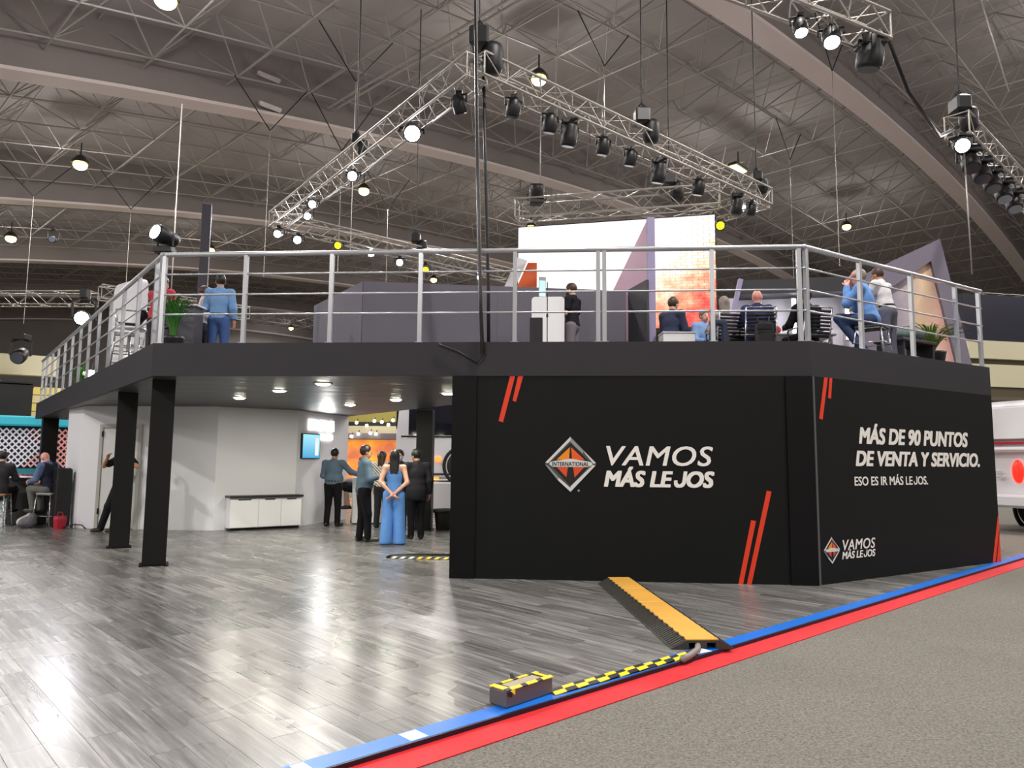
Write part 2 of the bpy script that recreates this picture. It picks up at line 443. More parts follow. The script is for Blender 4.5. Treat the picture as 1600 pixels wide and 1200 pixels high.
# gallery front behind the right end of the booth
gl = empty('gallery', (33, 42, -.03), R_(12), 'cream two-storey gallery with a dark stripe at the right edge behind the booth', 'gallery')
MB().box((0, .3, 9.75), (16, .5, 2.6)).build('navy_panel', m_navy, gl)
MB().box((0, .2, 7.9), (16, .7, 1.0)).build('upper_band', m_cream, gl)
MB().box((0, .35, 7.25), (16, .4, .35)).build('stripe', mat('olive_stripe', (92, 86, 70), .8), gl)
MB().box((0, .2, 6.45), (16, .7, 1.25)).build('lower_band', m_cream, gl)
MB().box((0, 1.2, 5.45), (16, 2.4, .75)).build('soffit', mat('shaded_soffit', (104, 96, 78), .8), gl)  # brown underside of the gallery: its shade is put into the colour
for x in (-6, 0, 6): MB().box((x, 1.5, 2.55), (.6, .6, 5.1)).build('pillar', m_cream, gl)

# high bay lamps
m_bulb = mat('bay_bulb', (255, 240, 190), emit=((255, 222, 120), 3.2))
m_bayhood = mat('bay_hood', (70, 68, 64), .5, .5)
m_baycap = mat('bay_cap', (40, 40, 40), .5)
BAYLBL = {0: 'warm round hall lamp at the top edge above the left beam', 1: 'warm round hall lamp at the left, between the first and second roof beam',
          2: 'warm hall lamp behind the left arm of the lighting truss', 3: 'warm hall lamp right above the truss corner',
          4: 'warm elongated hall lamp above the right end of the lighting truss', 5: 'small warm hall lamp far right above the angular pavilion',
          6: 'small warm hall lamp low behind the dark grey parapet', 7: 'tiny warm hall lamp near the far end of the hall'}
for i, (s, n) in enumerate(BAY_LAMPS):
    x, y, z = hall(s, n, beam_z(s))
    inview = i in BAYLBL
    r = empty('high_bay_lamp', (x, y, z), 0, BAYLBL.get(i, 'warm unseen hall lamp outside the picture, part of the rows or added for light'), 'ceiling lamp', 'hall lamps' if inview else 'hall lamps outside the picture')
    if i == 4:
        r.rotation_euler = (0, 0, R_(46)); prof = [(.30, -.06), (.30, .02)]
        b = MB(); b.rbox((0, 0, 0), (1.3, .42, .12), .05); b.build('bulb', m_bulb, r, True)
        b = MB(); b.rbox((0, 0, .12), (1.4, .5, .16), .04); b.build('hood', m_bayhood, r)
    else:
        MB().ball((0, 0, -.02), (.30, .30, .22), 14, 8).build('bulb', m_bulb, r, True)
        b = MB(); b.lathe([(.38, .08), (.36, .12), (.2, .34), (.1, .42)], n=16); b.build('hood', m_bayhood, r, True)
    MB().tube([(0, 0, .3), (0, 0, 1.0)], .03, 6).build('stem', m_baycap, r)
    l = lamp('light', 'AREA', (x, y, z - .45), LAMP_POWER, WARM, r, .6, (x, y, 0))
    lamp('upward_light', 'POINT', (x, y, z - .30), 300, (1.0, .95, .90), r, .3)
# ================================================================== THE TWO-STOREY STAND
A_ = (-.759, 9.431); B_ = (3.726, 9.089); C_ = (7.491, 11.453); D_ = (-4.794, 9.717); E_ = (-13.602, 21.014)
ZD, ZS = 2.99, 2.553       # deck top, soffit
m_fascia = mat('fascia_charcoal', (50, 48, 53), .6, spec=.3, noise=(1.5, .12))
m_black = mat('black_panel', (17, 19, 19), .6, spec=.2, noise=(2, .08))
m_blackpil = mat('black_pilaster', (9, 9, 10), .55, spec=.2)
m_column = mat('column_black', (24, 22, 21), .5, spec=.25, noise=(1.2, .12))
m_soffit = mat('soffit_film', (58, 58, 58), .42, spec=.4, bump=(1.6, .6, .05))
m_deckfloor = mat('deck_boards', (70, 68, 70), .6)
m_rail = mat('rail_steel', (188, 190, 194), .35, .6)
m_white = mat('white_partition', (226, 226, 230), .55)
m_white2 = mat('white_gloss', (240, 240, 242), .25)
m_chrome = mat('chrome', (210, 210, 212), .18, 1.0)
m_grey = mat('grey_parapet', (98, 94, 106), .7, noise=(.9, .1))
m_letter = mat('white_lettering', (246, 244, 238), .5)
m_orange = mat('stripe_orange', (232, 60, 24), .5)

def unit(p, q):
    d = np.array(q, float) - np.array(p, float); L = np.linalg.norm(d); return d / L, L
def inset(P, Q, o):
    """offset segment inward (to the left of travel P->Q)"""
    u, L = unit(P, Q); n = np.array([-u[1], u[0]]); return tuple(np.array(P) + n * o), tuple(np.array(Q) + n * o)

# deck slab: outer edge D-B-C, back edge, around the open well
deck_poly = [E_, D_, B_, C_, (3.2, 18.4), (-.2, 15.2), (-1.2, 14.43), (-4.12, 18.58), (-7.9, 24.6)]
mb = MB(); mb.prism([(-3 + (p[0] + 3) * .997, 14 + (p[1] - 14) * .997) for p in deck_poly], ZS + .06, ZD - .004)
deck = props(mb.build('floor_deck', m_deckfloor), kind='structure')
mb = MB(); mb.prism([(-3 + (p[0] + 3) * .997, 14 + (p[1] - 14) * .997) for p in deck_poly], ZS, ZS + .06)
soff = props(mb.build('ceiling_soffit', m_soffit), kind='structure')
# fascia boards
def wallbox(P, Q, z0, z1, t, name, m, parent=None, back=True):
    u, L = unit(P, Q); n = np.array([-u[1], u[0]]) * (t if back else -t)
    a, b = np.array(P), np.array(Q)
    return MB().prism([tuple(a), tuple(b), tuple(b + n), tuple(a + n)], z0, z1).build(name, m, parent)
for i, (P, Q) in enumerate(((D_, B_), (B_, C_), (E_, D_))):
    props(wallbox(P, Q, ZS - .004, ZD, .05, 'trim_%d' % (i + 2), m_fascia), kind='structure')
props(wallbox(C_, (3.2, 18.4), ZS - .004, ZD, .05, 'trim_5', m_fascia), kind='structure')

# sign walls -------------------------------------------------------
def wall_frame(P, Q):
    u, L = unit(P, Q); n = np.array([u[1], -u[0]])   # n points towards the viewer
    return u, n, L
class Face:
    """2-D drawing on a wall: t along, z up, d proud of the wall"""
    def __init__(s, P, Q): s.P = np.array(P); s.u, s.n, s.L = wall_frame(P, Q)
    def p(s, t, z, d=0): q = s.P + s.u * t + s.n * d; return (float(q[0]), float(q[1]), float(z))
    def poly(s, pts, d0, d1, name, m, parent):
        pts = list(pts); a = sum(pts[i][0] * pts[(i + 1) % len(pts)][1] - pts[(i + 1) % len(pts)][0] * pts[i][1] for i in range(len(pts)))
        if a < 0: pts.reverse()
        n = len(pts); v = [s.p(t, z, d1) for t, z in pts] + [s.p(t, z, d0) for t, z in pts]
        mb = MB().add(v, [tuple(range(n))] + [((i + 1) % n, i, n + i, n + (i + 1) % n) for i in range(n)])
        return mb.build(name, m, parent)

def text_tris(body, bold=0.0, shear=0.0, spacing=1.0):
    cu = bpy.data.curves.new('txt', 'FONT'); cu.body = body; cu.size = 1.0; cu.offset = bold; cu.shear = shear; cu.space_character = spacing
    cu.resolution_u = 4
    ob = bpy.data.objects.new('txt', cu); COL.objects.link(ob)
    bpy.context.view_layer.update()
    dg = bpy.context.evaluated_depsgraph_get(); me = bpy.data.meshes.new_from_object(ob.evaluated_get(dg))
    v = np.array([p.co[:] for p in me.vertices]); f = [tuple(p.vertices) for p in me.polygons]
    bpy.data.objects.remove(ob); bpy.data.curves.remove(cu); bpy.data.meshes.remove(me)
    return v, f
def lettering(face, body, t0, t1, z0, cap, d, m, parent, bold=0.0, shear=0.0, spacing=1.0, thick=.004, name='lettering', skew=0.0):
    """text fitted between t0 and t1 with its baseline at z0 and the given capital height"""
    raw = body; body = body.replace('J', 'U')
    v, f = text_tris(body, 0, shear, spacing)
    hv, _ = text_tris('H', 0); ch = hv[:, 1].max() - hv[:, 1].min(); base = hv[:, 1].min()
    x0, x1 = v[:, 0].min(), v[:, 0].max()
    # this alphabet's J hangs below the line: a J standing on the line is cut out of a U
    par = list(range(len(v)))
    def root(i):
        while par[i] != i: par[i] = par[par[i]]; i = par[i]
        return i
    for q in f:
        for i in q[1:]: par[root(i)] = root(q[0])
    isl = {}
    for i in range(len(v)): isl.setdefault(root(i), []).append(i)
    for kk in [i for i, c_ in enumerate(raw) if c_ == 'J']:
        pv_, _ = text_tris(body[:kk + 1], 0, shear, spacing); xe = pv_[:, 0].max()
        ids = min(isl.values(), key=lambda q: abs(v[q, 0].max() - xe))
        hi = v[ids, 1].max(); xs = v[ids, 0] - shear * (v[ids, 1] - base); mid = (xs.min() + xs.max()) / 2
        for i, x_ in zip(ids, xs):
            if x_ < mid and v[i, 1] > base + .5 * ch:
                ny = base + .36 * ch; v[i, 0] -= shear * (v[i, 1] - ny); v[i, 1] = ny
        xm = v[ids, 0].max(); v[ids, 0] = xm - (xm - v[ids, 0]) * .82
    b = bold
    strikes = [(0, 0)] if b == 0 else [(i * b, j * b * .6) for i in (-1, -.33, .33, 1) for j in (-1, 1)]
    mb = MB()
    for q, (dx, dy) in enumerate(strikes):      # heavier weights are struck several times, slightly apart
        vs_ = []
        for x, y, _ in v:
            t = t0 + (x - x0 + dx + b) / (x1 - x0 + 2 * b) * (t1 - t0)
            vs_.append(face.p(t, z0 + (y - base + dy) / ch * cap, d + q * .00015))
        mb.add(vs_, f)
    return mb.build(name, m, parent)

wall_front = props(wallbox(A_, B_, 0, ZS - .004, .30, 'wall_front', m_black), kind='structure')
wall_sign = props(wallbox(B_, C_, 0, ZS - .004, .30, 'wall_right_sign', m_black), kind='structure')
FF, FR = Face(A_, B_), Face(B_, C_)
FF.poly([(-.005, 0), (.31, 0), (.31, ZS - .01), (-.005, ZS - .01)], 0, .03, 'pilaster', m_blackpil, wall_front)
FF.poly([(4.17, 0), (4.485, 0), (4.485, ZS - .01), (4.17, ZS - .01)], 0, .03, 'pilaster', m_blackpil, wall_front)
FR.poly([(.0, 0), (.035, 0), (.035, ZS - .01), (.0, ZS - .01)], 0, .012, 'corner_bead', mat('bead_grey', (86, 86, 88), .5), wall_sign)
for q in ([(.736, 2.548), (.800, 2.548), (.651, 1.955), (.593, 1.972)], [(.838, 2.548), (.905, 2.548), (.814, 2.217), (.770, 2.232)],
          [(3.913, 1.128), (3.970, 1.119), (3.702, 0.0), (3.646, 0.0)], [(3.716, .768), (3.774, .760), (3.602, 0), (3.546, 0)]):
    FF.poly(q, 0, .003, 'stripe', m_orange, wall_front)
for q in ([(.251, 2.548), (.320, 2.548), (.183, 2.009), (.118, 2.023)], [(.356, 2.548), (.412, 2.548), (.370, 2.284), (.313, 2.290)],
          [(4.43, .70), (4.445, .70), (4.445, .5), (4.27, 0), (4.19, 0)], [(4.445, .42), (4.445, 0), (4.31, 0)]):
    FR.poly(q, 0, .003, 'stripe', m_orange, wall_sign)
m_sil = mat('badge_silver', (222, 222, 220), .4)
m_silm = mat('badge_silver_mid', (150, 154, 154), .4)
m_sild = mat('badge_silver_dark', (84, 86, 86), .4)
m_badgeb = mat('badge_black', (22, 22, 22), .5)
m_or1 = mat('badge_amber', (244, 150, 36), .4)
m_or2 = mat('badge_orange', (240, 98, 36), .4)
m_or3 = mat('badge_vermilion', (226, 82, 44), .4)
def badge(face, tc, zc, w, h, parent, word=True):
    T = lambda x, y: (tc + x * w / 2, zc + y * h / 2)
    P = lambda pts, d, m, nm='badge_piece': face.poly([T(*p) for p in pts], 0.001, d, nm, m, parent)
    P([(0, 1), (-1, .06), (-1, -.02), (0, -1), (1, -.02), (1, .06)], .004, m_sild, 'badge_frame')
    P([(0, 1), (-.99, .05), (-.88, .03), (0, .86)], .006, m_sil)            # upper left bevel
    P([(0, .98), (0, .80), (.48, .38), (.52, .48)], .006, m_silm)           # upper right bevel
    P([(.52, .48), (.56, .40), (.90, .02), (.99, .05)], .006, m_sil)
    P([(-.99, -.03), (-.86, -.08), (-.45, -.50), (-.5, -.58)], .006, m_silm)
    P([(-.5, -.58), (-.45, -.50), (0, -.86), (0, -1)], .006, m_sil)
    P([(0, -1), (0, -.80), (.86, -.03), (.98, -.04)], .006, m_sil)
    P([(0, .78), (-.82, .02), (0, -.80), (.82, .02)], .007, m_badgeb)
    P([(-.02, .62), (-.55, .16), (-.06, .16)], .009, m_or1); P([(.02, .62), (.55, .16), (.06, .16)], .009, m_or2)
    P([(-.55, -.10), (-.16, -.48), (-.10, -.10)], .009, m_or3); P([(.55, -.10), (.16, -.48), (.10, -.10)], .009, m_or3)
    P([(-.82, .06), (-.7, .10), (0, .20), (.7, .10), (.84, .06), (.86, -.02), (.7, -.10), (-.7, -.10), (-.82, -.02)], .011, m_sil, 'badge_band')
    if word:
        lettering(face, 'INTERNATIONAL', tc - .36 * w, tc + .36 * w, zc - .035 * h, .075 * h, .0125, m_badgeb, parent, bold=.02)
        face.poly([(tc + .16 * w + .015 * math.cos(k * math.pi / 4), zc - .475 * h + .015 * math.sin(k * math.pi / 4)) for k in range(8)], .001, .004, 'registered_dot', m_silm, parent)
badge(FF, 1.508, 1.432, .64, .69, wall_front)
lettering(FF, 'VAMOS', 1.955, 3.272, 1.425, .235, .004, m_letter, wall_front, bold=.012, shear=.2, spacing=1.05)
lettering(FF, 'MÁS LEJOS', 1.925, 3.285, 1.163, .185, .004, m_letter, wall_front, bold=.045, shear=.2)
lettering(FR, 'MÁS DE 90 PUNTOS', .925, 3.66, 1.735, .20, .004, m_letter, wall_sign, bold=.045, shear=.2)
lettering(FR, 'DE VENTA Y SERVICIO.', .835, 3.965, 1.445, .185, .004, m_letter, wall_sign, bold=.045, shear=.2)
lettering(FR, 'ESO ES IR MÁS LEJOS.', .795, 2.51, 1.19, .11, .004, m_letter, wall_sign, bold=.022)
badge(FR, .276, .403, .32, .325, wall_sign, word=False)
lettering(FR, 'VAMOS', .495, 1.19, .39, .125, .004, m_letter, wall_sign, bold=.014, shear=.2, spacing=1.05)
lettering(FR, 'MÁS LEJOS', .475, 1.185, .285, .085, .004, m_letter, wall_sign, bold=.03, shear=.2)

# columns ----------------------------------------------------------
def column(x, y, w, rz, label):
    r = empty('column', (x, y, 0), rz, label, 'column')
    MB().rbox((0, 0, (ZS + .006) / 2), (w, w, ZS - .008), .006).build('shaft', m_column, r)
    MB().box((0, 0, .006), (w + .07, w + .07, .012)).build('base_plate', m_blackpil, r)
column(-4.93, 10.38, .30, R_(25), 'black square steel column nearest to the camera under the deck corner')
column(-6.46, 12.36, .30, R_(27), 'black square steel column behind the nearest one, hiding a person')
column(-1.86, 15.95, .34, R_(-3), 'black square column beside the grey bin')
column(-13.0, 20.75, .38, R_(38), 'black column at the far left end of the deck')

# white partition room --------------------------------------------
WP = [(-10.05, 16.7), (-9.05, 15.55), (-6.1, 15.3), (-4.75, 16.35), (-4.1, 18.5)]
for i in range(4):
    props(wallbox(WP[i], WP[i + 1], 0, ZS - .004, .12, ['wall_white_left', 'wall_white_door', 'wall_white_bench', 'wall_white_screen'][i], m_white), kind='structure')
FD = Face(WP[1], WP[2])
m_doorframe = mat('door_frame_grey', (168, 166, 160), .5)
m_door = mat('door_white', (206, 206, 204), .45)
dr = empty('door_1', FD.p(.93, 0, .0), 0, kind='structure')
def fbox(face, t0, t1, z0, z1, d0, d1, name, m, parent):
    return face.poly([(t0, z0), (t1, z0), (t1, z1), (t0, z1)], d0, d1, name, m, parent)
def fworld(face, t0, t1, z0, z1, d0, d1, name, m, parent):
    a, b, c, d = face.p(t0, 0, d0), face.p(t1, 0, d0), face.p(t1, 0, d1), face.p(t0, 0, d1)
    return MB().prism([a[:2], d[:2], c[:2], b[:2]][::-1], z0, z1).build(name, m, parent, world=True)
fworld(FD, .42, .49, 0, 2.16, .001, .05, 'door_frame', m_doorframe, dr)
fworld(FD, 1.27, 1.34, 0, 2.16, .001, .05, 'door_frame', m_doorframe, dr)
fworld(FD, .49, 1.27, 2.09, 2.16, .001, .05, 'door_frame', m_doorframe, dr)
fworld(FD, .50, 1.26, .01, 2.08, .001, .03, 'door_leaf', m_door, dr)
for z in (.3, 1.9): fworld(FD, .475, .505, z, z + .12, .05, .062, 'hinge', m_blackpil, dr)
fworld(FD, 1.17, 1.20, 1.0, 1.12, .03, .08, 'handle', m_chrome, dr)

# low white cabinet with dark top
cp, cq = (-5.73, 15.2), (-4.53, 16.12)
cu_, cl_ = unit(cp, cq); cang = math.atan2(cu_[1], cu_[0])
cb = empty('low_cabinet', (cp[0], cp[1], 0), cang, 'long low white cabinet with a dark top against the white wall', 'cabinet')
MB().box((cl_ / 2, .155, .355), (cl_, .28, .61)).build('body', m_white, cb)
MB().box((cl_ / 2, .155, .025), (cl_ - .06, .22, .05)).build('plinth', m_blackpil, cb)
MB().rbox((cl_ / 2, .13, .685), (cl_ + .04, .36, .045), .006).build('top', mat('cabinet_top', (40, 38, 38), .4), cb)
for k, (x0, x1) in enumerate(((0.0, .385), (.385, .70), (.70, 1.0))):
    w = (x1 - x0) * cl_
    d_ = MB().rbox(((x0 + x1) / 2 * cl_, .007, .35), (w - .012, .02, .58), .004).build('door', m_white2, cb)
    MB().box(((x0 + x1) / 2 * cl_, -.004, .625), (w * .45, .012, .02)).build('handle', m_blackpil, d_)

# downlights in the soffit
m_down = mat('downlight_lens', (255, 252, 235), emit=((255, 250, 225), 40.0))
m_ring = mat('downlight_ring', (225, 225, 225), .4)
DOWN = [(-4.84, 13.04, 'nearest the near column'), (-3.69, 11.63, 'second from the left'), (-2.71, 10.49, 'closest to the front edge'),
        (-3.19, 14.48, 'above the man in the grey-blue shirt'), (-2.08, 13.17, 'above the woman in blue'), (-1.03, 11.83, 'beside the black sign wall')]
for x, y, w in DOWN:
    r = empty('downlight', (x, y, ZS), 0, 'round recessed downlight in the dark soffit, ' + w, 'downlight', 'soffit downlights')
    MB().lathe([(.10, -.012), (.135, -.012), (.135, .0), (.10, .0), (.10, -.012)], n=20, cap=False).build('ring', m_ring, r, True)
    MB().lathe([(.02, -.036), (.06, -.032), (.090, -.022), (.098, -.012), (.098, -.002)], n=20).build('lens', m_down, r, True)
    lamp('light', 'AREA', (x, y, ZS - .06), 26, (1, .96, .84), r, .18)

# railing ----------------------------------------------------------
RZ = [ZD + .40, ZD + .67, ZD + .95]; RT = ZD + 1.225
def railing(P, Q, ts, label, doubles=(), inset_=.07):
    (P, Q) = inset(P, Q, inset_)
    u, L = unit(P, Q); pt = lambda t, z: (float(P[0] + u[0] * t), float(P[1] + u[1] * t), z)
    r = empty('deck_railing', (P[0], P[1], ZD), 0, label, 'railing', 'deck railings')
    MB().tube([pt(0, RT), pt(L, RT)], .033, 10).build('handrail', m_rail, r, True, world=True)
    for z in RZ: MB().tube([pt(0, z), pt(L, z)], .0125, 8).build('rail', m_rail, r, True, world=True)
    ang = math.atan2(u[1], u[0])
    for t in ts:
        x, y, _ = pt(t, 0)
        MB().box((x, y, (ZD + RT) / 2 - .01), (.052, .052, RT - ZD - .02), ang).build('post', m_rail, r, world=True)
        MB().box((x, y, ZD + .006), (.10, .10, .01), ang).build('foot_plate', m_rail, r, world=True)
    return r
railing(D_, B_, [.06, 1.2, 2.38, 3.58, 4.83, 5.91, 5.99, 7.36, 8.45], 'silver tube railing along the front edge of the deck above the black sign wall')
railing(B_, C_, [.05, 1.2, 2.44, 3.66, 4.36], 'silver tube railing along the right edge of the deck, in front of the plant')
railing(E_, D_, [.35] + [14.32 - t for t in (.35, 1.45, 2.6, 3.75, 4.9, 6.0, 7.15, 8.3, 9.5, 10.7, 11.85, 13.0)] + [14.27], 'silver tube railing receding along the left edge of the deck')
# ================================================================== PEOPLE (continuous surfaces grown from a skeleton)
def surf_net(F, lo, hi, h):
    lo = np.array(lo, float); n = np.ceil((np.array(hi) - lo) / h).astype(int) + 1
    ax = [lo[i] + h * np.arange(n[i]) for i in range(3)]
    G = np.stack(np.meshgrid(*ax, indexing='ij'), -1)
    d = F(G.reshape(-1, 3).astype(np.float32)).reshape(n)
    ins = d < 0
    cs = [(i, j, k) for i in (0, 1) for j in (0, 1) for k in (0, 1)]
    sl = lambda c, A: A[c[0]:n[0] - 1 + c[0], c[1]:n[1] - 1 + c[1], c[2]:n[2] - 1 + c[2]]
    cnt = sum(sl(c, ins).astype(np.int8) for c in cs)
    act = (cnt > 0) & (cnt < 8)
    idx = np.argwhere(act); vid = -np.ones(act.shape, int); vid[act] = np.arange(len(idx))
    acc = np.zeros((len(idx), 3)); w = np.zeros(len(idx))
    for a in cs:
        for x in range(3):
            if a[x]: continue
            b = list(a); b[x] = 1
            da = d[idx[:, 0] + a[0], idx[:, 1] + a[1], idx[:, 2] + a[2]]; db = d[idx[:, 0] + b[0], idx[:, 1] + b[1], idx[:, 2] + b[2]]
            cr = (da < 0) != (db < 0)
            t = np.where(cr, da / np.where(cr, da - db, 1), 0)
            p = np.tile(np.array(a, float), (len(idx), 1)); p[:, x] += t
            acc[cr] += p[cr]; w[cr] += 1
    V = lo + h * (idx + acc / w[:, None])
    faces = []
    for x in range(3):
        y, z = (x + 1) % 3, (x + 2) % 3
        s0 = [slice(1, n[i] - 1) for i in range(3)]; s0[x] = slice(0, n[x] - 1)
        s1 = list(s0); s1[x] = slice(1, n[x])
        a, b = ins[tuple(s0)], ins[tuple(s1)]
        for fl, M in ((False, a & ~b), (True, ~a & b)):
            e = np.argwhere(M)
            if not len(e): continue
            e[:, y] += 1; e[:, z] += 1
            def cell(dy, dz):
                q = e.copy(); q[:, y] -= dy; q[:, z] -= dz; return vid[q[:, 0], q[:, 1], q[:, 2]]
            Q = np.stack([cell(1, 1), cell(0, 1), cell(0, 0), cell(1, 0)], 1)
            if fl: Q = Q[:, ::-1]
            faces.append(Q)
    return V, np.concatenate(faces)

def sd_cone(P, a, b, ra, rb):
    a = np.array(a, np.float32); ab = np.array(b, np.float32) - a
    t = np.clip(((P - a) @ ab) / max(float(ab @ ab), 1e-9), 0, 1)
    return np.linalg.norm(P - a - t[:, None] * ab, axis=1) - (ra + (rb - ra) * t)
def sd_ell(P, c, r, Mx=None):
    q = P - np.array(c, np.float32)
    if Mx is not None: q = q @ np.array(Mx, np.float32)      # columns are the local axes
    r = np.array(r, np.float32); k0 = np.linalg.norm(q / r, axis=1); k1 = np.linalg.norm(q / (r * r), axis=1)
    return k0 * (k0 - 1) / np.maximum(k1, 1e-6)
def smin(a, b, k):
    h = np.clip(.5 + .5 * (b - a) / k, 0, 1); return b + (a - b) * h - k * h * (1 - h)
def field(prims, k=.03, inflate=0.0, clip=None):
    def F(P):
        d = None
        for p in prims:
            e = sd_cone(P, *p[1:]) if p[0] == 'c' else sd_ell(P, *p[1:])
            d = e if d is None else smin(d, e, k)
        d = d - inflate
        if clip is not None:
            for (pt, nrm) in clip: d = np.maximum(d, (P - np.array(pt, np.float32)) @ np.array(nrm, np.float32))
        return d
    return F
def bounds(prims, pad=.04):
    lo, hi = np.full(3, 9.), np.full(3, -9.)
    for p in prims:
        if p[0] == 'c':
            for q, r in ((p[1], p[3]), (p[2], p[4])): lo = np.minimum(lo, np.array(q) - r); hi = np.maximum(hi, np.array(q) + r)
        else:
            r = max(p[2]); lo = np.minimum(lo, np.array(p[1]) - r); hi = np.maximum(hi, np.array(p[1]) + r)
    return lo - pad, hi + pad
def sdf_part(name, prims, m, parent, h=.018, k=.03, inflate=0.0, clip=None, extra=None, mats=None):
    lo, hi = bounds(prims, .04 + inflate)
    V, Fc = surf_net(field(prims, k, inflate, clip), lo, hi, h)
    b = MB(); b.v = [tuple(map(float, v)) for v in V]; b.f = [tuple(map(int, f)) for f in Fc]; b.m = [0] * len(b.f)
    if extra: extra(b)
    return b.build(name, mats or m, parent, smooth=True)

SKIN = {'light': mat('skin_light', (214, 164, 140), .5), 'tan': mat('skin_tan', (186, 136, 104), .5), 'pink': mat('skin_pink', (226, 158, 142), .5)}
m_eye = mat('eye_dark', (30, 22, 18), .3); m_lip = mat('lip', (160, 84, 76), .5)
HAIRM = {'black': mat('hair_black', (20, 17, 16), .5), 'brown': mat('hair_brown', (64, 42, 30), .5), 'auburn': mat('hair_auburn', (84, 34, 30), .5), 'grey': mat('hair_grey', (128, 118, 110), .6)}
def cloth(rgb): return mat('cloth_%d_%d_%d' % rgb, rgb, .8, spec=.25, noise=(9, .16), bump=(14, .35, .02))

ARM = {  # elbow and wrist offsets from the shoulder (x outward, y forward, z up)
    'down': ((.06, -.03, -.28), (.07, .03, -.53)), 'clasp_back': ((.085, -.10, -.265), (-.15, -.17, -.48)), 'fold': ((.06, .03, -.28), (-.10, .22, -.27)),
    'reach': ((.05, .17, -.22), (.06, .42, -.22)), 'reach_low': ((.05, .14, -.25), (.05, .37, -.34)), 'lap': ((.05, .06, -.28), (-.03, .30, -.34)),
    'camera': ((.25, .08, -.12), (.02, .20, .06)), 'chin': ((.04, .17, -.22), (-.09, .20, .07)), 'phone': ((.04, .05, -.28), (-.05, .26, -.16)),
    'table': ((.06, .12, -.26), (.0, .36, -.26)), 'side_reach': ((.20, .10, -.18), (.42, .20, -.22))}

